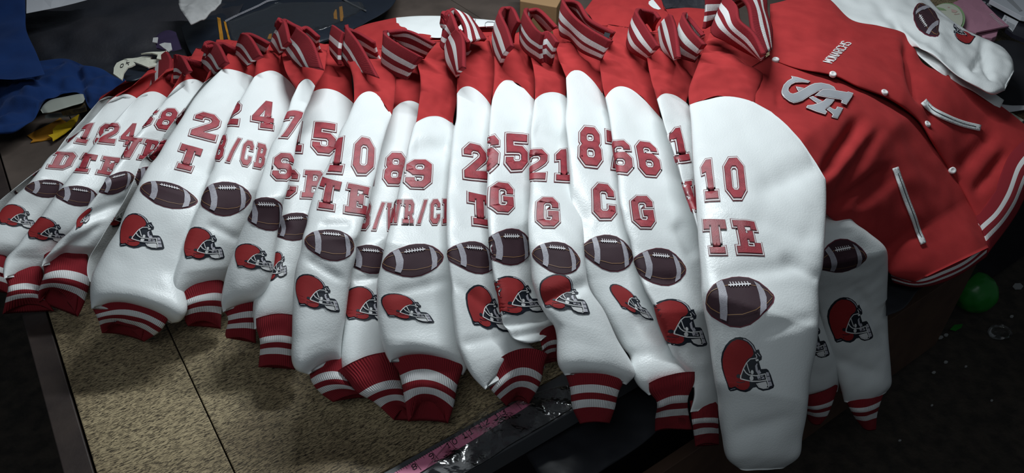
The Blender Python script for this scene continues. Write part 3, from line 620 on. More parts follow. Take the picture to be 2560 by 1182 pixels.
jk(label='jacket with 9 over a slash CB position, its red shoulder reaching lowest', zt=(.175,.155,.075), L=L12, R=[(1133,309),(1150,340),(1145,420),(1140,500),(1138,600),(1148,690),(1152,760),(1160,820),(1165,870),(1172,910),(1157,938)], bow=(0,-16),
   body=[((1020,100),(1150,100)),((1050,190),(1150,210))], cuff=([(976,898),(997,931),(1010,991),(1020,1053)],[(1156,925),(1142,971),(1135,1011),(1120,1058)],(0,-30)),
   text=[('9',0,(1048,432),(68,5),(-5,72)),('WR/CB',2,(1055,531),(29,-2),(-6,70))], ball=((1033,650),(164,-18),(-3,84)), hel=((1018,769),(132,24),(3,66)),
   creases=((1030,370,1130,370,.007,22),(960,740,1120,700,.003,14)))
jk(label='jacket with 2 over T on a sleeve right of the 9 sleeve', zt=(.175,.155,.075), L=L13, R=[(1228,266),(1250,310),(1245,400),(1242,500),(1245,590),(1255,670),(1265,740),(1285,800),(1310,845),(1345,882),(1364,920)], bow=(-8,-34),
   body=[((1130,100),(1240,90)),((1142,180),(1240,180))], cuff=([(1213,958),(1238,986),(1266,1014)],[(1362,908),(1350,960),(1322,1010)],(0,-40)),
   text=[('2',0,(1189,403),(64,9),(2,96)),('T',0,(1199,524),(62,8),(2,86))], ball=((1184,643),(130,18),(2,84)), hel=((1216,772),(118,20),(12,106)),
   creases=((1135,700,1230,780,.004,14),(1150,860,1260,840,.003,14)))
jk(label='jacket with 65 over G, its sleeve end folded sideways', zt=(.18,.16,.085), L=L14, R=[(1336,250),(1350,300),(1348,400),(1345,500),(1345,590),(1350,660),(1360,720),(1378,765),(1390,800),(1393,835)], bow=(-12,-52),
   body=[((1220,90),(1340,80)),((1235,150),(1345,170))], cuff=([(1350,848),(1356,880),(1354,912)],[(1393,828),(1398,870),(1402,902)],(0,-6)),
   text=[('65',1,(1292,379),(60,5),(4,92)),('G',0,(1256,494),(62,5),(4,74))], ball=((1275,616),(120,4),(3,92)), hel=((1296,738),(120,8),(5,96)),
   creases=((1250,810,1380,790,.008,12),(1280,840,1380,820,.006,10)))
jk(label='jacket with 21 over G on a sleeve ending in a full striped cuff', zt=(.18,.16,.085), L=L15, tr=(-.016,-.016,.004,.012,.01,.0), R=[(1415,240),(1440,300),(1445,400),(1450,500),(1458,560),(1462,640),(1474,720),(1510,776),(1545,851),(1578,905),(1588,935),(1566,962)], bow=(-6,-14),
   body=[((1310,90),(1420,90)),((1335,180),(1430,190))], cuff=([(1412,930),(1425,971),(1430,1016),(1450,1060)],[(1565,945),(1547,980),(1537,1021),(1524,1058)],(0,-12)),
   text=[('21',1,(1408,414),(54,3),(4,82)),('G',0,(1369,531),(62,1),(0,84))], ball=((1391,643),(130,18),(2,84)), hel=((1410,740),(134,12),(-4,72)),
   creases=((1330,320,1420,360,.006,20),(1340,760,1480,700,.008,16)))
jk(label='jacket with 87 over C on its sleeve', zt=(.185,.165,.085), L=L16, tl=(.022,.022,.0,-.022,-.02,-.01), R=[(1508,236),(1545,300),(1560,380),(1570,450),(1580,530),(1595,600),(1610,670),(1640,740),(1655,800),(1685,862),(1722,925),(1738,957),(1736,968)], bow=(-8,-38),
   body=[((1380,70),(1540,70)),((1395,140),(1530,150))], cuff=([(1624,980),(1642,1006),(1638,1046),(1637,1078)],[(1736,955),(1720,996),(1722,1036),(1732,1073)],(0,-8)), zb=.0,
   text=[('87',0,(1475,365),(60,5),(3,102)),('C',0,(1510,503),(60,5),(10,86))], ball=((1520,629),(134,18),(5,94)), hel=((1578,751),(98,40),(28,70)),
   creases=((1430,480,1470,560,.004,14),(1590,790,1680,890,.004,16)))
jk(label='jacket with 66 over G on its sleeve', zt=(.185,.165,.12,.02), L=L17, R=[(1652,296),(1690,340),(1720,420),(1740,500),(1765,580),(1775,650),(1780,740),(1785,830),(1795,920),(1800,1000),(1795,1028)], bow=(-15,-50),
   body=[((1520,60),(1660,80)),((1500,160),(1650,190))], cuff=([(1726,1022),(1732,1071),(1738,1116)],[(1795,1018),(1796,1060),(1798,1112)],(0,-2)), zb=-.06,
   text=[('66',1,(1620,394),(58,6),(18,92)),('G',0,(1606,529),(60,2),(13,86))], ball=((1651,665),(136,16),(8,94)), hel=((1703,805),(135,14),(8,122)),
   creases=((1600,690,1700,700,.004,14),(1690,560,1740,640,.006,18)))
jk(label='jacket with a 1 on a sleeve mostly hidden behind the front jacket', zt=(.20,.195,.185), L=L18, R=[(1716,256),(1745,300),(1760,400),(1770,500),(1780,590),(1790,700)], bow=(-4,-20),
   body=[((1620,80),(1760,80)),((1618,150),(1750,180))], cuff=None,
   text=[('1',0,(1700,361),(52,-8),(17,92)),('W',0,(1739,487),(44,-8),(18,78))], ball=None, hel=None)
jk(label='front red jacket with grey chest monogram and 10 over TE hanging sleeve', zt=(.225,.22,.195,.12,.0), L=L19, R=[(2065,450),(2066,500),(2063,580),(2057,666),(2047,716),(2048,791),(2041,871),(2027,941),(2016,1041),(2006,1091),(1998,1140),(1960,1168)], bow=(10,-92), tr=-.01, tl=.01, h=.042,
   body=[((1775,80),(1915,140)),((1745,160),(1905,200)),((1722,225),(1890,240))], seamR=(1885,285), bowb=(0,-36), cuff=None,
   text=[('10',0,(1774,448),(52,-2),(13,104)),('TE',0,(1789,591),(66,-2),(10,94))], ball=((1846,744),(183,-2),(2,116)), hel=((1869,911),(134,0),(1,138)),
   creases=((1900,470,2060,400,.007,26),(1880,540,2040,600,.005,26),(1780,690,2000,660,.004,20),(1900,830,2045,790,.004,18),(1820,1090,1990,1040,.004,20),(1960,640,2056,700,.006,16)))
jk(label='hanging white sleeve beyond the table edge, farthest right of the hanging ones', zt=(.085,.075,.02,-.12,-.24,-.35), flat=True, L=[(2012,440),(2030,540),(2030,620),(2035,700),(2050,780),(2070,860),(2090,920),(2098,955),(2110,1004)], R=[(2092,440),(2130,548),(2170,580),(2215,621),(2220,666),(2218,741),(2221,841),(2228,931),(2228,962),(2214,982)], bow=(0,0), tl=0, tr=0,
   body=None, cuff=([(2110,995),(2135,1041),(2155,1068)],[(2213,972),(2194,1031),(2190,1074)],(0,10)), zb=-.42,
   text=[], ball=((2110,652),(118,-20),(6,108)), hel=((2128,797),(110,-8),(6,118)), creases=((2140,720,2220,860,.006,14),(2090,900,2200,940,.005,16)))
jk(label='sleeve with striped cuff hanging between the front jacket and the outer hanging sleeve', zt=(.08,.06,.0,-.12,-.22,-.33), flat=True, L=[(1950,480),(1960,580),(1970,700),(1980,850),(2000,950),(2012,1008)], R=[(2035,480),(2050,580),(2055,700),(2066,780),(2085,870),(2098,930),(2099,955),(2094,978)], bow=(0,0), tl=-.03, tr=-.01,
   body=None, cuff=([(2012,1000),(2020,1050)],[(2095,970),(2068,1040),(2050,1062)],(0,8)), zb=-.40,
   text=[], ball=None, hel=((2024,845),(104,-6),(6,118)))

# collars: ribbons in crop frames (origin x, y, scale)
def cf(ox, oy, sc, rows): return [(ox + a / sc, oy + b / sc, ox + c / sc, oy + d / sc) for a, b, c, d in rows]
c1 = lambda r: cf(340, 60, 5.911, r); c2 = lambda r: cf(640, 20, 4.925, r); c3 = lambda r: cf(900, 0, 4.547, r); c4 = lambda r: cf(1180, 0, 4.547, r); c5 = lambda r: cf(1500, 0, 4.546, r)
S1, S2 = ((.16, .32), (.48, .64)), ((.45, .6), (.75, .9))
NO = ()
COLLAR = {
 0: [(c1([(250,670,450,405),(130,800,515,540),(170,985,480,800)]), S1)],
 1: [(c1([(545,860,550,450),(620,870,655,455),(730,790,790,690)]), ((.15,.28),(.42,.56))), (c1([(800,700,655,455),(880,660,800,500),(960,575,968,545)]), NO)],
 2: [(c1([(955,575,1040,300),(1040,690,1180,270),(1150,790,1345,560)]), S1), (c1([(1310,610,1285,262),(1395,600,1400,305),(1430,490,1480,345)]), NO)],
 4: [(c1([(1450,440,1545,135),(1530,560,1660,165),(1640,640,1850,470)]), S1), (c1([(1660,200,1690,118),(1800,380,1860,190),(1940,450,1995,265)]), ((.55,.8),))],
 6: [(c2([(180,430,308,150),(220,520,345,150),(290,590,410,420)]), S1), (c2([(400,300,360,122),(470,350,480,185),(600,380,600,240)]), NO)],
 7: [(c2([(370,480,500,235),(410,620,680,400),(540,725,805,745)]), ((.14,.28),(.45,.60))), (c2([(640,370,540,230),(740,460,640,215),(830,540,800,340)]), ((.3,.5),(.7,.85)))],
 8: [(c2([(920,570,945,205),(1020,710,1070,290)]), ((.15,.3),(.5,.65))), (c2([(1060,600,1095,220),(1100,690,1255,420),(1160,740,1490,850)]), ((.16,.30),(.48,.63))), (c2([(1280,430,1120,222),(1480,640,1300,300),(1590,680,1480,410)]), ((.3,.45),(.62,.8)))],
 9: [(c3([(240,730,262,370),(330,830,430,490),(530,910,700,645)]), ((.18,.32),(.5,.66))), (c3([(420,420,330,332),(600,600,560,335),(740,625,880,480)]), ((.42,.6),(.78,.9)))],
 11: [(c3([(905,480,955,160),(940,560,1010,110),(1060,500,1100,340)]), ((.15,.3),(.48,.64))), (c3([(1210,185,1060,92),(1330,290,1180,280),(1435,450,1215,490)]), ((.40,.62),(.80,.95)))],
 12: [(c3([(960,560,1095,330),(975,720,1165,420),(1100,890,1175,760)]), ((.10,.30),(.55,.72))), (c3([(1240,620,1110,335),(1275,570,1220,480)]), ((.0,.12),))],
 13: [(c4([(240,420,305,110),(255,620,400,330),(320,745,455,520)]), ((.12,.32),(.48,.70))), (c4([(390,200,390,65),(455,400,490,95),(490,490,570,260)]), NO)],
 14: [(c4([(548,420,590,110),(600,590,715,310),(790,725,800,380)]), ((.18,.32),(.48,.64))), (c4([(700,130,640,92),(840,300,780,95),(900,350,990,300)]), ((.5,.85),)), (c4([(785,730,783,370),(850,730,870,355),(915,740,965,470)]), ((.28,.45),(.58,.76)))],
 15: [(c4([(995,380,1030,10),(1130,470,1170,200),(1240,590,1350,335),(1470,690,1580,470)]), ((.18,.36),(.50,.70))), (c4([(1090,20,1060,-12),(1250,230,1230,20),(1400,330,1350,200),(1600,460,1640,355)]), ((.68,.8),))],
 16: [(c5([(340,380,398,108),(320,560,540,330),(545,700,655,520)]), ((.20,.36),(.58,.76))), (c5([(530,220,515,92),(620,300,650,130),(640,340,705,200)]), NO)],
 17: [(c5([(662,350,800,160),(700,560,850,300),(855,695,885,650)]), ((.05,.28),(.48,.70))), (c5([(858,520,935,160),(880,640,1040,330),(1085,710,1180,500)]), ((.18,.38),(.55,.74))), (c5([(1005,230,980,152),(1140,430,1060,215),(1195,480,1205,390)]), ((.5,.65),(.8,.95)))],
 18: [(c5([(1195,330,1192,-60),(1300,270,1380,-60)]), ((.2,.36),(.52,.70))), (c5([(1290,250,1400,-60),(1275,390,1545,40),(1430,475,1575,220),(1620,580,1745,385),(1860,695,1850,620)]), ((.30,.45),(.60,.76))), (c5([(1860,-60,1570,-60),(1900,150,1690,60),(1955,330,1740,330),(1955,560,1860,620)]), ((.30,.42),(.60,.76)))],
}
leftR = None
MOUTH = {2: (2, -18), 3: (-4, -34), 5: (0, -14), 6: (0, -12), 9: (0, -8), 10: (4, -26), 11: (0, -42), 12: (0, -10), 14: (0, 0), 15: (0, 0), 19: (0, 4), 20: (0, 4)}
FOLD = {(1,0),(2,0),(4,0),(6,0),(7,0),(8,1),(9,0),(11,0),(13,0),(14,0),(15,0),(16,0),(17,1),(18,1)}
def build_jacket(i, d):
    L, R = d['L'], d['R']; zt = list(d['zt']); seam_c = (np.array(L[0]) + np.array(R[0])) / 2
    base = P(np.array(L[len(L) // 2], float), 0.0); base[2] = TZ
    root = empty('varsity_jacket', base, d['label'], 'jacket', 'white-sleeved red jackets laid in a row')
    tlv, trv = d.get('tl', .022), d.get('tr', -.016); ret = {}
    hh = d.get('h', .034)
    if d['body']:
        Lb = [q[0] for q in d['body']] + [L[0], tuple(np.array(L[0]) * .85 + np.array(L[1]) * .15)]
        r0 = d.get('seamR', R[0]); Rb = [q[1] for q in d['body']] + [r0, tuple(np.array(r0) * .85 + np.array(R[1]) * .15) if 'seamR' not in d else (r0[0] + 2, r0[1] + 8)]
        bx, by = d.get('bowb', d['bow'])
        loft('shoulder', Lb, Rb, M['felt'], root, z=[zt[0] - .05, zt[0] - .004, zt[0] - .004, zt[0] - .004], tl=.8 * prof(tlv, 8)[0], tr=prof(trv, 8)[0], h=hh * .9, hb=.02, bows=[(0, 0), (bx * .4, by * .4), (bx * .8, by * .8), (bx, by)],
             n=44, wr=.0075, wf=13, seed=i + 50, caps=(True, True), creases=d.get('bcr', ()))
    zs = zt
    loft('sleeve', L, R, M['leather'], root, z=zs, tl=tlv, tr=trv, h=hh, hb=.018, bows=[d['bow']] + [(d['bow'][0] * .3, d['bow'][1] * .3)] + [(0, 0)] * 7 + ([(d['cuff'][2][0], d['cuff'][2][1])] if d['cuff'] else [(0, 0)]),
         n=110, nt=44, nb=10, pinch=.66 if d['cuff'] else .5, wr=.0032, wf=9, seed=i, creases=d.get('creases', ()), hstart=(.05, .75), ret=ret)
    sleeve = [c for c in root.children if c.name.startswith('sleeve')][0]
    if d['cuff']:
        cl, cr, cb = d['cuff']; z0 = zt[-1]; z1 = d.get('zb', max(.018, z0 - .04))
        up = lambda c: [tuple(np.array(c[0]) - .22 * (np.array(c[-1]) - np.array(c[0])))] + list(c)
        loft('cuff', up(cl), up(cr), [M['rib'], M['ribw']], root, z=[z0 + .01, z0 - .2 * (z0 - z1), z1], tl=0.5 * prof(tlv, 8)[-1], tr=.5 * prof(trv, 8)[-1], h=[.030, .026, .022], hb=.018, bows=[cb, cb, (cb[0] * .6, cb[1] * .6), (cb[0] * .3, cb[1] * .3)],
             n=42, nt=30, nb=14, ex=2.3, wr=.003, wf=16, seed=i + 90, stripes=((.42, .54), (.64, .76)), hole=.03, mouth=MOUTH.get(i, (0, -6)))
    sk = Skin(ret)
    for (t, a, px, w, dn, *sp_) in d['text']:
        adv_ = sp_[0] if sp_ else 1.16
        sk.anchor(px, w, dn)
        big = len(t) <= 2 and t[0] in '0123456789'
        for k, ch in enumerate(t):
            sh = (k - a) * adv_
            sew(sk, glyph_layers(ch), 'number' if ch.isdigit() else 'letter', CHAR_M, sleeve, (sh, 0))
    if d['ball']:
        sk.anchor(*d['ball']); sew(sk, patch_layers(FOOTBALL, 'fb'), 'football_patch', BALL_M, sleeve)
    if d['hel']:
        sk.anchor(*d['hel']); sew(sk, patch_layers(HELMET, 'he'), 'helmet_patch', HEL_M, sleeve)
    if i in COLLAR:
        zc = zt[0] + .015
        cs = COLLAR[i]; specs = []; k = 0
        while k < len(cs):
            r, sp = cs[k]
            if k + 1 < len(cs) and (i, k) in FOLD:
                specs.append(dict(st=r, zb=zc, zt=zc + .055, stripes=sp, back=cs[k + 1][0], back_stripes=cs[k + 1][1])); k += 2
            else: specs.append(dict(st=r, zb=zc - .004 * k, zt=zc + .055 - .006 * k, stripes=sp)); k += 1
        ribbons('collar', specs, [M['rib'], M['ribw']], root, .0075)
    return root, sleeve
roots = [build_jacket(i, d) for i, d in enumerate(J)]

# ---------------------------------------------------------------- plain stroke lettering
SF = {'M':[(0,0,0,1),(0,1,.5,.3),(.5,.3,1,1),(1,1,1,0)],'O':[(.2,0,.8,0),(.8,0,1,.25),(1,.25,1,.75),(1,.75,.8,1),(.8,1,.2,1),(.2,1,0,.75),(0,.75,0,.25),(0,.25,.2,0)],
 'N':[(0,0,0,1),(0,1,1,0),(1,0,1,1)],'A':[(0,0,.5,1),(.5,1,1,0),(.2,.38,.8,.38)],'R':[(0,0,0,1),(0,1,.8,1),(.8,1,1,.8),(1,.8,.8,.5),(.8,.5,0,.5),(.5,.5,1,0)],
 'C':[(1,.8,.8,1),(.8,1,.2,1),(.2,1,0,.75),(0,.75,0,.25),(0,.25,.2,0),(.2,0,.8,0),(.8,0,1,.2)],'H':[(0,0,0,1),(1,0,1,1),(0,.5,1,.5)],
 'S':[(1,.85,.8,1),(.8,1,.2,1),(.2,1,0,.8),(0,.8,.2,.55),(.2,.55,.8,.45),(.8,.45,1,.2),(1,.2,.8,0),(.8,0,.2,0),(.2,0,0,.15)],
 '1':[(.2,.8,.55,1),(.55,1,.55,0),(.2,0,.9,0)],'2':[(0,.8,.25,1),(.25,1,.8,1),(.8,1,1,.75),(1,.75,0,0),(0,0,1,0)],'3':[(0,.85,.25,1),(.25,1,.8,1),(.8,1,1,.75),(1,.75,.6,.52),(.6,.52,1,.28),(1,.28,.8,0),(.8,0,.2,0),(.2,0,0,.15)],
 '9':[(1,.6,.3,.5),(.3,.5,0,.75),(0,.75,.25,1),(.25,1,.8,1),(.8,1,1,.75),(1,.75,1,.3),(1,.3,.7,0),(.7,0,.2,0)],'8':[(.2,0,.8,0),(.8,0,1,.25),(1,.25,.8,.5),(.8,.5,1,.75),(1,.75,.8,1),(.8,1,.2,1),(.2,1,0,.75),(0,.75,.2,.5),(.2,.5,.8,.5),(.2,.5,0,.25),(0,.25,.2,0)],
 'K':[(0,0,0,1),(1,1,0,.45),(.3,.6,1,0)],'L':[(0,1,0,0),(0,0,.9,0)],'U':[(0,1,0,.2),(0,.2,.25,0),(.25,0,.75,0),(.75,0,1,.2),(1,.2,1,1)],'T':[(0,1,1,1),(.5,1,.5,0)],'E':[(0,0,0,1),(0,1,1,1),(0,.5,.8,.5),(0,0,1,0)],'I':[(.5,0,.5,1)]}
SF['0'] = SF['O']; SF['6'] = [(1 - a, 1 - b, 1 - c, 1 - d) for a, b, c, d in SF['9']]
def stroke_text(txt, px, right, up, adv, th):
    """loops on the photograph: px = lower left of the first letter, right/up = one letter's width and height"""
    out = []; px, right, up, adv = map(lambda q: np.array(q, float), (px, right, up, adv))
    for k, ch in enumerate(txt):
        for (a, b, c, d) in SF.get(ch, []):
            p0 = px + adv * k + right * a + up * b; p1 = px + adv * k + right * c + up * d
            t = (p1 - p0) / max(np.linalg.norm(p1 - p0), 1e-6); p0 = p0 - t * th * .3; p1 = p1 + t * th * .3
            out.append(strip([p0, p1], th))
    return out
def sub(ox, oy, sc, pts): return [(ox + a / sc, oy + b / sc) for a, b in pts]
def write(name, loops, trees, m, parent, lift=.0012):
    return on_surface(name, None, trees, m, parent, layers=[([orient(l)], 0, lift) for l in loops])

# ---------------------------------------------------------------- the front jacket's body and far arm
front = roots[18][0]
lp = loft('front_panel', [(1800,215),(1880,262),(1940,310),(2005,390),(2050,450),(2062,530),(2110,565),(2165,595),(2212,640),(2222,682),(2285,706)],
     [(1926,136),(1988,157),(2090,178),(2150,205),(2226,234),(2303,290),(2340,350),(2380,416),(2420,482),(2452,545),(2472,618)], M['felt'], front,
     z=[.198,.178,.145,.10,.04,-.03,-.07], tl=[.005,.03,.055,.06,.03,.0,.0], tr=.004, h=.045, hb=.01, n=90, nt=60, nb=8, wr=.007, wf=6, seed=31, ex=2.2,
     creases=((2060,440,2150,300,.018,18),(2085,500,2200,330,.012,16),(2080,520,2230,420,.014,16),(1945,225,1950,265,.006,8),(2140,520,2240,440,.010,14),(2210,640,2300,560,.008,16)))
rp = loft('front_panel', [(1925,147),(1985,170),(2085,190),(2145,218),(2220,247),(2295,302),(2330,357),(2370,422),(2410,487),(2444,556)],
     [(1925,10),(2055,-12),(2130,50),(2200,65),(2268,88),(2308,158),(2370,187),(2450,230),(2510,270),(2592,336)], M['felt'], front,
     z=[.200,.195,.17,.13,.07,.0,-.05], tl=.006, tr=[-.01,-.01,.0,.02,.05,.06,.07], h=.042, hb=.012, n=90, nt=60, nb=8, wr=.006, wf=6, seed=33, ex=2.4,
     creases=((2265,95,2300,250,.016,12),(2290,150,2345,330,.008,14),(1990,80,2120,90,.006,18),(2400,420,2490,330,.010,18),(2440,480,2520,380,.012,16)))
ribbons('hem', [dict(st=[(2232,704,2225,655),(2290,716,2285,672),(2345,708,2335,655),(2402,682,2390,630),(2462,642,2440,585)], zb=-.085, zt=-.05, bulge=.016, stripes=((.25,.38),(.52,.64))),
                dict(st=[(2468,634,2430,545),(2502,588,2460,515),(2535,540,2485,470),(2575,470,2520,390),(2640,400,2580,330)], zb=[-.07,-.05,-.03,.0,.015], zt=[-.035,-.01,.01,.035,.05], bulge=.016, stripes=((.28,.42),(.58,.72)))], [M['rib'], M['ribw']], front)
shl = [c for c in front.children if c.name.startswith('shoulder')][0]
trees = bvh_drop([lp, rp, shl]); ltree, rtree = [trees[0], trees[2]], trees[1:2]
arm = {}
asl = loft('sleeve', [(2030,0),(2180,-60),(2290,-30),(2352,28),(2416,76),(2479,104),(2512,124),(2531,150),(2535,178)], [(2225,118),(2282,112),(2312,127),(2352,154),(2378,178),(2416,204),(2449,222),(2482,237),(2512,226)],
     M['leather'], front, z=[.145,.155,.14,.12,.10], tl=.0, tr=.0, h=[.02,.045,.045,.045], hb=.02, n=80, nt=40, nb=8, wr=.007, wf=10, seed=35, ret=arm, pinch=.3,
     creases=((2200,20,2330,110,.010,16),(2240,60,2300,140,.010,10),(2455,100,2480,200,.010,9),(2430,180,2460,130,.008,9),(2330,110,2420,195,.006,12)))
ask = Skin(arm)
ask.anchor((2324,45), (-46,-84), (44,-20)); sew(ask, patch_layers(FOOTBALL, 'fb'), 'football_patch', BALL_M, asl)
ask.anchor((2400,85), (-44,-52), (26,-18)); sew(ask, patch_layers(HELMET, 'he'), 'helmet_patch', HEL_M, asl)
# snaps, pockets, monogram and word
def snap(px, r, tr):
    d = unit(rays(np.array(px, float))); hits = [q for q in (t.ray_cast(Vector(CAM), Vector(d)) for t in trees[:2]) if q[0] is not None]; h = min(hits, key=lambda q: q[3]); c = np.array(h[0]); nv = np.array(h[1]); nv = nv if nv @ d < 0 else -nv
    nv = unit(nv + np.array([0, 0, .6])); a = unit(np.cross(nv, [0, 1, .2])); b = np.cross(nv, a); vs, fs, k = [], [], 20
    for (rr, hh) in ((1, -.002), (1, .0016), (.86, .0030), (.55, .0034), (.45, .0028)):
        vs += [c + (a * math.cos(2 * math.pi * i / k) + b * math.sin(2 * math.pi * i / k)) * r * rr + nv * hh for i in range(k)]
    for q in range(4): fs += [[q * k + i, q * k + (i + 1) % k, (q + 1) * k + (i + 1) % k, (q + 1) * k + i] for i in range(k)]
    fs.append([4 * k + i for i in range(k)]); link('snap', np.array(vs), fs, M['snap'], None, front)
for p in ((1939,150),(2082,186),(2211,231),(2318,310),(2381,426),(2451,562)): snap(p, .0068, rtree[0])
def welt(pts, w, tr):
    o = on_surface('pocket_welt', [strip(catmull(pts, 14), w)], tr, M['leather'], front, lift=.0035, maxlen=9); solid(o, .003, 0)
    q = on_surface('pocket_slit', [strip(catmull(pts, 14)[1:-1], 1.6)], tr, M['black'], front, lift=.0056, maxlen=9)
welt([(2234,420),(2246,455),(2262,500),(2280,545),(2296,588),(2305,611)], 13, ltree); welt([(2306,256),(2325,276),(2360,295),(2402,311),(2446,322)], 15, rtree)
lg = lambda p: sub(1930, 80, 5.14, p)
S_ = lg([(250,590),(320,605),(470,650),(455,660),(380,652),(290,657),(235,685),(200,730),(195,770),(220,805),(260,817),(310,800),(400,750),(480,705),(540,682),(620,675),(720,695),(780,725),(812,775),(812,830),(780,890),(755,925),(710,970),(672,1000),(662,1020),(688,1040),(672,1065),(560,1030),(440,982),(452,965),(520,960),(600,935),(660,905),(700,865),(720,830),(720,790),(690,755),(640,748),(580,768),(500,812),(440,850),(380,890),(320,910),(270,920),(220,900),(160,850),(130,800),(130,750),(150,700),(200,650),(262,615)])
A1 = lg([(545,835),(600,790),(640,760),(700,760),(950,803),(962,795),(1018,812),(1000,850),(935,945),(880,925),(890,895),(860,880),(720,860),(600,838)])
A2 = lg([(310,715),(345,722),(420,735),(385,755),(345,770),(325,745)]); A3 = lg([(480,850),(520,840),(640,905),(600,930),(540,890)])
A4 = lg([(690,990),(720,965),(760,995),(800,1012),(825,1000),(835,975),(895,990),(870,1040),(830,1110),(770,1095),(785,1065),(760,1040),(720,1010)])
lay = []
for k, q in enumerate((A2, A3, A4, S_, A1)):
    q = orient(q); lay += [([[tuple(p) for p in offset(q, 2.6)]], 2, .0010 + .0012 * (k > 2) + .0012 * (k > 3)), ([[tuple(p) for p in offset(q, 1.5)]], 1, .0016 + .0012 * (k > 2) + .0012 * (k > 3)), ([q], 0, .0021 + .0012 * (k > 2) + .0012 * (k > 3))]
on_surface('monogram_patch', None, ltree, None, front, mats=[M['logo_grey'], M['th_white'], M['th_dark']], layers=lay)
write('chest_lettering', stroke_text('MONARCHS', (2079,159), (4.6,-4.6), (-22,-5), (6.35,-6.5), 2.0), rtree, M['th_white'], front)
tagm = slab('size_tag', [(1512,80),(1526,84),(1522,95),(1509,91)], .25, .001, M['black'], roots[15][0])

# jackets lying further back, and the white sleeve under the front one
def backjacket(name_label, seam):
    return empty('varsity_jacket', (*P(np.array(seam, float), .05)[:2], TZ), name_label, 'jacket')
b1 = backjacket('red jacket lying flat behind the row of collars with white sleeve stretched out', (1000, 90))
loft('body', [(840,100),(900,66),(960,50),(1000,42)], [(860,170),(930,150),(1010,120),(1090,95)], M['felt'], b1, z=[.09,.10,.11,.11], h=.02, hb=.02, n=40, wr=.006, seed=61)
loft('body', [(985,60),(1060,72),(1100,90),(1180,62),(1236,56)], [(985,150),(1060,160),(1110,160),(1200,150),(1262,140)], M['felt'], b1, z=[.09,.09,.09,.10,.10], h=.02, hb=.02, n=40, wr=.006, seed=62)
w1 = loft('sleeve', [(990,44),(1040,40),(1109,40),(1170,45),(1244,52)], [(992,66),(1040,84),(1100,94),(1170,72),(1244,66)], M['leather'], b1, z=[.115]*3, h=.012, hb=.012, n=50, wr=.003, seed=63, pinch=.3)
wt = bvh_drop([w1])
write('letter', stroke_text('N', (1172,62), (14,1), (3,-15), (20,0), 1.5) + stroke_text('O', (1212,68), (24,1), (2,-13), (20,0), 1.5), wt, M['lblgrey'], w1)
b2 = backjacket('red jacket heaped at the top edge behind the tallest collars', (1600, 40))
loft('body', [(1462,24),(1500,-20),(1570,-50),(1640,-30)], [(1530,130),(1590,120),(1640,110),(1680,60)], M['felt'], b2, z=[.12,.13,.13,.12], h=.03, n=40, wr=.008, seed=64)
loft('body', [(1620,36),(1660,24),(1710,20),(1775,22),(1840,10)], [(1640,140),(1680,150),(1730,150),(1790,150),(1840,140)], M['felt'], b2, z=[.12]*3, h=.025, n=40, wr=.006, seed=65)
slab('sleeve', [(1624,-12),(1652,22),(1640,26),(1620,20)], .13, .006, M['leather'], b2, sub=10)
b3 = backjacket('white jacket sleeve lying between the front red body and its far white arm', (2400, 220))
loft('sleeve', [(2290,92),(2330,126),(2380,160),(2450,208),(2510,250)], [(2280,122),(2312,154),(2364,192),(2442,234),(2500,272)], M['leather'], b3, z=[.14,.13,.10,.06], h=.012, hb=.012, n=40, wr=.003, seed=66, creases=((2362,205,2382,176,.005,2.5),))

# ---------------------------------------------------------------- tape measure and clear packing tape on the table's front edge
tape = empty('tape_measure', P(np.array([1180., 1085.]), 0.0), 'pink tape measure stuck along the front edge of the work table', 'tape measure')
tp = slab('tape', [(940,1208),(1268,1018),(1325,984),(1338,1002),(1305,1024),(1006,1208)], .0022, .0008, M['pink'], tape, sub=40)
tt_ = bvh_drop([tp])
def along(k):                                     # lower edge / upper edge of the tape at inch k
    base = {8:(1046,1166),9:(1089,1140),10:(1132,1113),11:(1172,1089),12:(1212,1064),13:(1253,1040),14:(1296,1014)}
    if k in base: return np.array(base[k], float)
    return np.array([1046 - (8 - k) * 43., 1166 + (8 - k) * 26.])
loops = []
up_ = np.array([-17., -20.]) * .82
for k8 in range(7 * 8, 14 * 8 + 4):
    a, f = along(k8 // 8), (k8 % 8) / 8; b = along(k8 // 8 + 1) if k8 // 8 < 14 else a + (along(14) - along(13)); c = a + (b - a) * f
    ln = .95 if k8 % 8 == 0 else (.42 if k8 % 8 == 4 else .26)
    p0 = c + up_ * .95; loops.append(strip([p0, p0 - up_ * (1.95 if k8 % 8 == 0 else ln * 1.2)], 1.1))
ticks = write('ruler_marking', loops, tt_, M['ink'], tape, .0006)
loops = []
for k in range(8, 14):
    c = along(k); s = str(k); d = (along(min(k + 1, 14)) - along(k)) / 41.
    if len(s) == 2:
        loops += stroke_text(s[0], c + np.array([-12, 8]) , d * 7 , np.array([-6, -11]), d * 10, 2.0) + stroke_text(s[1], c + np.array([3, -1]), d * 9, np.array([-6, -11]), d * 10, 2.0)
    else: loops += stroke_text(s, c + np.array([-12, 9]), d * 9, np.array([-6, -11]), d * 10, 2.0)
write('inch_number', loops, tt_, M['ink'], tape, .0006)
ct = slab('clear_packing_tape', [(1040,1200),(1150,1065),(1230,1010),(1300,990),(1420,960),(1440,985),(1436,1016),(1380,1050),(1245,1132),(1165,1182),(1140,1200)], .006, .0004, M['clear_tape'], None, sub=7, wr=.004, smooth=True, seed=3)
tag(ct, 'crinkled clear packing tape over the dark front edge beside the pink tape measure', 'tape')
hs = loft('hanging_sheet', [(1300,1110),(1420,1050),(1560,980),(1600,960)], [(1380,1250),(1500,1180),(1640,1080),(1690,1000)], M['sheet'], None, z=[-.05,-.06,-.07,-.06], h=.012, hb=.01, n=30, wr=.008, seed=71)
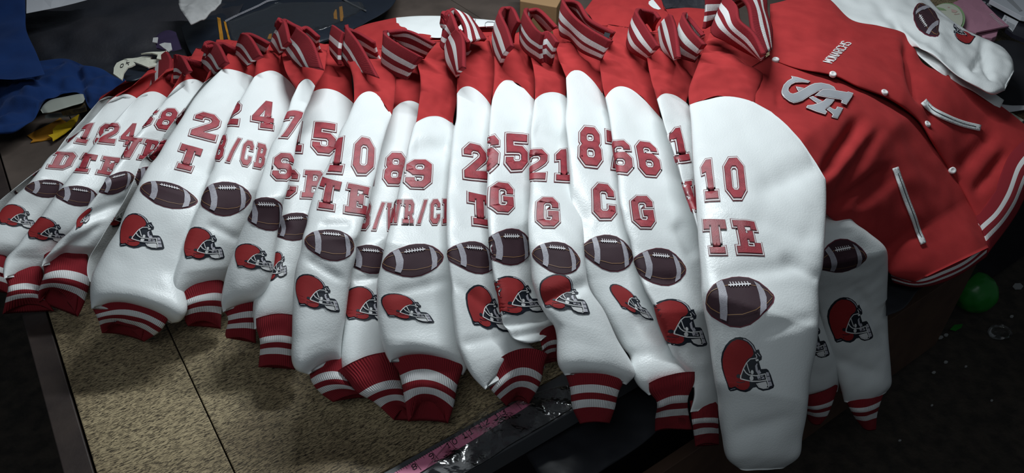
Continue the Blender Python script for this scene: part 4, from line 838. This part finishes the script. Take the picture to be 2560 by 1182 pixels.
tag(hs, 'dark grey plastic sheet hanging below the table edge behind the striped cuffs', 'sheet')
hs = loft('hanging_sheet', [(2215,690),(2260,690),(2330,700)], [(2215,790),(2260,770),(2300,715)], M['sheet'], None, z=[-.12,-.12,-.12], h=.012, hb=.01, n=24, wr=.006, seed=72)
tag(hs, 'dark grey plastic sheet under the red hem beside the outer hanging sleeve', 'sheet')

# ---------------------------------------------------------------- cloth, bags and tools at the back left
o = loft('garment_cover', [(40,-70),(45,20),(60,90),(95,160),(180,215)], [(640,-70),(600,30),(560,110),(480,180),(420,215)], M['bag'], None, z=[.06,.06,.04,.012,.0], h=.035, hb=.02, n=70, nt=60, wr=.016, wf=6, seed=41, creases=((120,110,330,160,.012,26),(100,60,300,20,.006,20),(250,140,420,110,.01,16)))
tag(o, 'black cloth garment cover spread over the back left of the table', 'garment cover')
o = loft('blue_fleece', [(-90,-40),(-90,60),(-90,140),(-90,200)], [(62,-40),(64,30),(66,75),(90,130),(112,185)], M['blue'], None, z=[.12,.11,.10,.09], h=.03, hb=.02, n=40, nt=40, wr=.010, wf=6, seed=42)
tag(o, 'royal blue fleece sheet hanging in the top left corner', 'fleece')
o = loft('blue_fleece', [(-90,150),(0,165),(100,152),(167,147),(213,165),(259,176),(308,198),(385,160)], [(-90,345),(0,336),(40,330),(92,286),(112,254),(202,232),(226,270),(275,245),(372,205)], M['blue'], None, z=[.045,.045,.045,.045,.045,.04,.04,.045], h=.035, hb=.03, n=80, nt=50, wr=.022, wf=11, seed=43,
         creases=((0,186,95,190,.02,7),(70,200,170,215,.014,9),(190,150,212,262,.012,10),(110,170,160,150,.012,8),(90,245,150,225,.014,9)))
tag(o, 'crumpled royal blue fleece heap behind the stapler', 'fleece')
nv = empty('navy_jacket', P(np.array([680., 60.]), .03), 'dark navy satin jacket with orange knit stripes and a zip, in clear plastic', 'jacket')
nb1 = loft('body', [(430,-60),(445,40),(470,120),(500,170)], [(1000,-70),(985,10),(905,62),(760,130)], M['navy'], nv, z=[.045,.05,.05,.045], h=.035, hb=.02, n=60, nt=50, wr=.010, wf=9, seed=44)
ntr = bvh_drop([nb1]); c8 = lambda p: sub(400, 0, 4.267, p)
for q in ([(610,190),(645,200),(665,330),(685,450),(645,455),(628,330)], [(680,235),(705,240),(735,370),(770,480),(745,480),(715,380)], [(1850,160),(1870,110),(1885,105),(1892,215),(1855,205)], [(1912,80),(1945,70),(1957,180),(1950,230),(1925,235)], [(1145,420),(1165,370),(1195,365),(1185,425)]):
    on_surface('knit_stripe', [orient(c8(q))], ntr, M['orange'], nv, lift=.002)
zp = catmull(c8([(700,235),(800,185),(920,130),(1050,70),(1150,20),(1290,-5)]), 60)
zl = [strip([p, p + (zp[1] - zp[0]) * .55], 5) for p in zp[:-1]]
write('zipper', zl, ntr, M['hel_grey'], nv, .0025)
on_surface('zipper', [orient(strip(c8([(1940,-5),(2060,60),(2205,128)]), 3.5))], ntr, M['chrome'], nv, lift=.003)
o = slab('clear_plastic_bag', c8([(720,240),(1250,40),(1700,20),(2150,20),(2200,110),(1900,240),(1300,420),(900,480),(780,440)]), .098, .0004, M['clear'], None, sub=14, wr=.006, smooth=True, seed=9)
tag(o, 'clear plastic bag over the navy satin jacket, catching small highlights', 'plastic bag')
o = slab('paper_sheet', [(66,-20),(225,-20),(222,-2),(150,16),(105,26),(66,33)], .115, .001, M['paper'], None, sub=40, wr=.002); tag(o, 'pale paper sheet at the top left between blue fleece and black cover', 'paper')
o = slab('lining_piece', c8([(190,-30),(198,40),(212,85),(265,180),(325,248),(420,200),(498,160),(560,110),(650,40),(670,-30)]), .125, .004, M['greycloth'], None, sub=9, wr=.010, smooth=True, seed=12); tag(o, 'light grey triangular lining piece hanging at the top edge', 'cloth')
o = loft('purple_cloth', [(386,96),(400,82),(420,75),(440,80)], [(392,122),(410,126),(430,128),(455,122)], M['purple'], None, z=.10, h=.02, n=24, wr=.006, seed=45); tag(o, 'small dark purple cloth lump on the black cover', 'cloth')
o = slab('fabric_scrap', [(383,94),(395,93),(393,107),(381,105)], .112, .002, M['greycloth']); tag(o, 'tiny white square scrap left of the purple cloth', 'scrap')
o = slab('fabric_scrap', [(398,112),(412,108),(428,110),(430,122),(420,127)], .118, .002, M['greycloth'], sub=8, wr=.004); tag(o, 'white pointed scrap below the purple cloth', 'scrap')
et = empty('elastic_tape', P(np.array([310., 170.]), .06), 'cream printed elastic tape curled beside the leftmost collar', 'tape')
c7 = lambda r: [(a / 3.476, b / 3.476, c / 3.476, d / 3.476) for a, b, c, d in r]
o = slab('band', [(x / 3.476, y / 3.476) for x, y in [(985,640),(990,590),(1015,550),(1075,522),(1160,540),(1175,552),(1110,585),(1075,630),(1058,690)]], .14, .003, M['cream'], et, sub=12, wr=.003, smooth=False)
etr = bvh_drop([o]); write('letter', stroke_text('K', (316,161), (6,2.5), (2,-6.5), (6,0), 1.4) + stroke_text('O', (301,170), (7,-2), (1.5,-8), (6,0), 1.4), etr, M['ink'], o)
slab('band', [(x / 3.476, y / 3.476) for x, y in [(1075,516),(1230,496),(1320,492),(1300,520),(1385,512),(1360,560),(1290,588),(1180,550)]], .125, .003, M['cream'], et, sub=12, wr=.004)
slab('band', [(x / 3.476, y / 3.476) for x, y in [(1225,468),(1330,452),(1450,436),(1450,470),(1400,512),(1360,505),(1372,475),(1320,462)]], .135, .003, M['cream'], et, sub=12, wr=.003)
o = loft('navy_cloth', [(305,188),(312,168),(335,160),(365,168)], [(316,204),(335,205),(355,196),(378,182)], M['navy'], None, z=.11, h=.02, n=24, wr=.006, seed=46); tag(o, 'small dark navy cloth bundle wrapped by the cream elastic tape', 'cloth')
st = empty('stapler', P(np.array([155., 265.]), .02), 'grey plastic stapler lying on its side in front of the blue fleece', 'stapler')
c7p = lambda p: [(a / 3.476, b / 3.476) for a, b in p]
loft('body', c7p([(352,955),(375,915),(430,872),(560,840),(700,815),(725,818)]), c7p([(372,985),(430,982),(540,950),(620,925),(725,890),(738,862)]), M['stap'], st, z=[.055,.06,.06], h=.018, hb=.02, n=40, wr=0, ex=4, pinch=.2)
slab('magazine', c7p([(525,962),(545,940),(640,915),(735,890),(742,925),(690,940),(545,962)]), .055, .012, M['stapd'], st, bev=.001)
loft('base', c7p([(388,1003),(430,988),(560,982),(688,972)]), c7p([(392,1030),(440,1030),(560,1018),(690,992)]), M['stap'], st, z=.03, h=.006, hb=.006, n=24, wr=0, ex=4)
o = slab('fabric_scrap', [(67,337),(110,315),(150,294),(166,304),(160,325),(128,346),(76,355),(82,348)], .004, .002, M['orange'], None, sub=10, wr=.003); tag(o, 'mustard orange cloth scrap on the bare table at left', 'scrap')
o = slab('fabric_scrap', [(120,337),(132,332),(131,322),(142,312),(165,304),(197,283),(193,300),(176,322),(132,352),(131,345)], .012, .002, M['yellow'], None, sub=10, wr=.004); tag(o, 'bright yellow cloth scrap overlapping the orange one', 'scrap')

# ---------------------------------------------------------------- back right: packets and boxes; floor bits
o = slab('cardboard_box', [(1300,-60),(1404,-60),(1404,-4),(1392,18),(1300,2)], .09, .085, M['card'], None, bev=.002); tag(o, 'tan cardboard box at the top edge behind the tall collars', 'box')
o = slab('black_bag', [(1640,-40),(1790,-40),(1780,30),(1700,22),(1655,22)], .10, .06, M['bag'], None, sub=14, wr=.01); tag(o, 'black plastic bag at the top edge left of the big collar', 'bag')
d1 = lambda p: sub(2360, 0, 11.82, p)
pk = empty('pink_packet', P(np.array([2450., 60.]), .03), 'dusty pink paper packet with pale lettering behind the white arm', 'packet')
pt = slab('packet', d1([(280,70),(500,-30),(760,-60),(1080,-40),(1330,220),(1590,470),(1920,760),(1250,900),(950,975),(640,880)]), .055, .004, M['pinkbag'], pk, sub=16, wr=.002)
slab('packet_underside', d1([(950,960),(1250,890),(1620,850),(1560,1060),(1440,1110),(1200,1090)]), .045, .04, M['pinkbag'], pk, bev=.002)
ptr = bvh_drop([pt]); c = np.array([1370., 420.]); loops = []
for k in range(10): loops.append(d1([tuple(c + np.array([q[0], q[1]]) + np.array([36, 36]) * k) for q in ((-35, 10), (70, -12), (85, 6), (-20, 28))]))
write('lettering', loops, ptr, M['pinkprint'], pk, .0008)
dr = empty('label_roll', P(np.array([2376., 45.]), .05), 'round roll with cream printed face and pale green rim by the pink packet', 'roll')
cx, cy, rx, ry = 2368, 47, 45, 40
slab('rim', ell(cx, cy, rx, ry, 40), .070, .012, M['discg'], dr)
dface = slab('printed_face', ell(cx - 3, cy, rx - 3, ry - 2, 40), .0725, .002, M['disc'], dr, sub=20)
dtr = bvh_drop([dface])
write('print_mark', [d1(q) for q in ([(100,205),(165,210),(170,235),(110,235)], [(210,270),(330,300),(400,340),(330,390),(220,360)], [(290,420),(450,400),(455,425),(300,440)])], dtr, M['lblpink'], dr, .0008)
on_surface('print_mark', [sub(2200,0,3.939,[(555,70),(625,85),(655,105),(585,100)])], dtr, M['discg'], dr, lift=.0008)
bx = empty('shoe_box', P(np.array([2510., 40.]), 0.0), 'black card box with a white barcode label and pale grey sleeve at top right', 'box')
slab('box_side', d1([(1080,-80),(1400,-30),(1900,200),(2450,480),(2450,1180),(2050,1010),(1640,700),(1180,150)]), .05, .01, M['boxblk'], bx)
slab('box_top', d1([(1360,-20),(1500,-300),(2700,-300),(2700,560),(2300,480)]), .07, .012, M['boxtop'], bx, bev=.001)
slab('printed_shape', d1([(1860,0),(2000,-40),(2320,310),(2230,330)]), .0712, .001, M['lblgrey'], bx)
lb = slab('barcode_label', d1([(1790,432),(2200,640),(2035,930),(1700,590)]), .0515, .001, M['paper'], bx, sub=20)
ltr = bvh_drop([lb])
write('barcode', [strip(d1([(1855 + k * 22, 625 + k * 11), (1905 + k * 22 - 60, 625 + k * 11 + 200)]), .9) for k in range(11)] + [strip(d1([(1800,560),(1770,630)]), 1.6), strip(d1([(1830,560),(1800,640)]), 1.6), ell(*d1([(1830,505)])[0], 1.6, 1.3)], ltr, M['lblgrey'], bx, .0006)
for q in ([(1140,30),(1230,50),(1235,90),(1150,60)], [(1280,85),(1420,150),(1400,200),(1265,130)]):
    slab('print_mark', d1(q), .0512, .001, M['lblgrey'], bx)
o = slab('paper_sheet', [(2480,246),(2560,262),(2600,268),(2520,280),(2470,266)], .03, .001, M['paper'], None, sub=30); tag(o, 'white paper sheet under the end of the far white arm', 'paper')
o = slab('cardboard_piece', [(2506,272),(2530,282),(2560,300),(2540,312),(2500,290)], .02, .01, M['cream'], None); tag(o, 'small pale card piece beside the white paper under the far arm', 'card')
dk = loft('dark_cloth', [(2460,110),(2520,100),(2600,130)], [(2440,240),(2520,262),(2620,258)], M['black'], None, z=.03, h=.03, n=24, wr=.01, seed=77); tag(dk, 'black cloth under the pink packet and black box at right', 'cloth')
# green balloon and litter on the floor
def blob(name, px, z, r, m, label, cat, sq=(1, 1, 1), seed=0, n=18):
    c = P(np.array(px, float), z); bm = bmesh.new(); bmesh.ops.create_icosphere(bm, subdivisions=4, radius=r)
    for v in bm.verts:
        p = v.co.copy(); k = 1 + .10 * fbm(p / r * 1.2, seed); v.co = Vector((p.x * sq[0] * k, p.y * sq[1] * k, p.z * sq[2] * k))
    me = bpy.data.meshes.new(name); bm.to_mesh(me); bm.free(); me.materials.append(m)
    for f in me.polygons: f.use_smooth = True
    o = bpy.data.objects.new(name, me); COL.objects.link(o); o.location = c; tag(o, label, cat); return o
blob('green_balloon', (2438,733), -.66, .058, M['green'], 'round green balloon on the dark floor below the red hem', 'balloon', (1,.95,1.05), 3)
gp = slab('green_scrap', [(2386,812),(2408,808),(2404,818),(2390,826),(2376,822)], -.735, .004, M['green'], None, sub=6, wr=.004); tag(gp, 'small green rubber scrap on the floor below the balloon', 'scrap')
o = blob('crumpled_wrapper', (2500,830), -.72, .030, M['clear'], 'crumpled clear wrapper glinting on the dark floor', 'wrapper', (1.1,.8,.7), 8)
k = 0
for (x, y, s_) in ((2365,904,5), (2352,842,6), (2366,836,5), (2335,930,4), (2415,915,3), (2250,1100,3), (2330,1012,3), (2480,1000,3), (2545,715,12), (2530,790,4)):
    q = [(x + s_ * (1 + .4 * random.random()) * math.cos(a), y + s_ * .6 * (1 + .5 * random.random()) * math.sin(a)) for a in np.linspace(0, 6.28, 7)[:-1]]
    o = slab('litter_scrap', q, -TZ + .004 + .004, .003, M['fluff'], None); tag(o, 'small pale scrap of litter on the dark floor at lower right', 'scrap', 'litter on the dark floor')
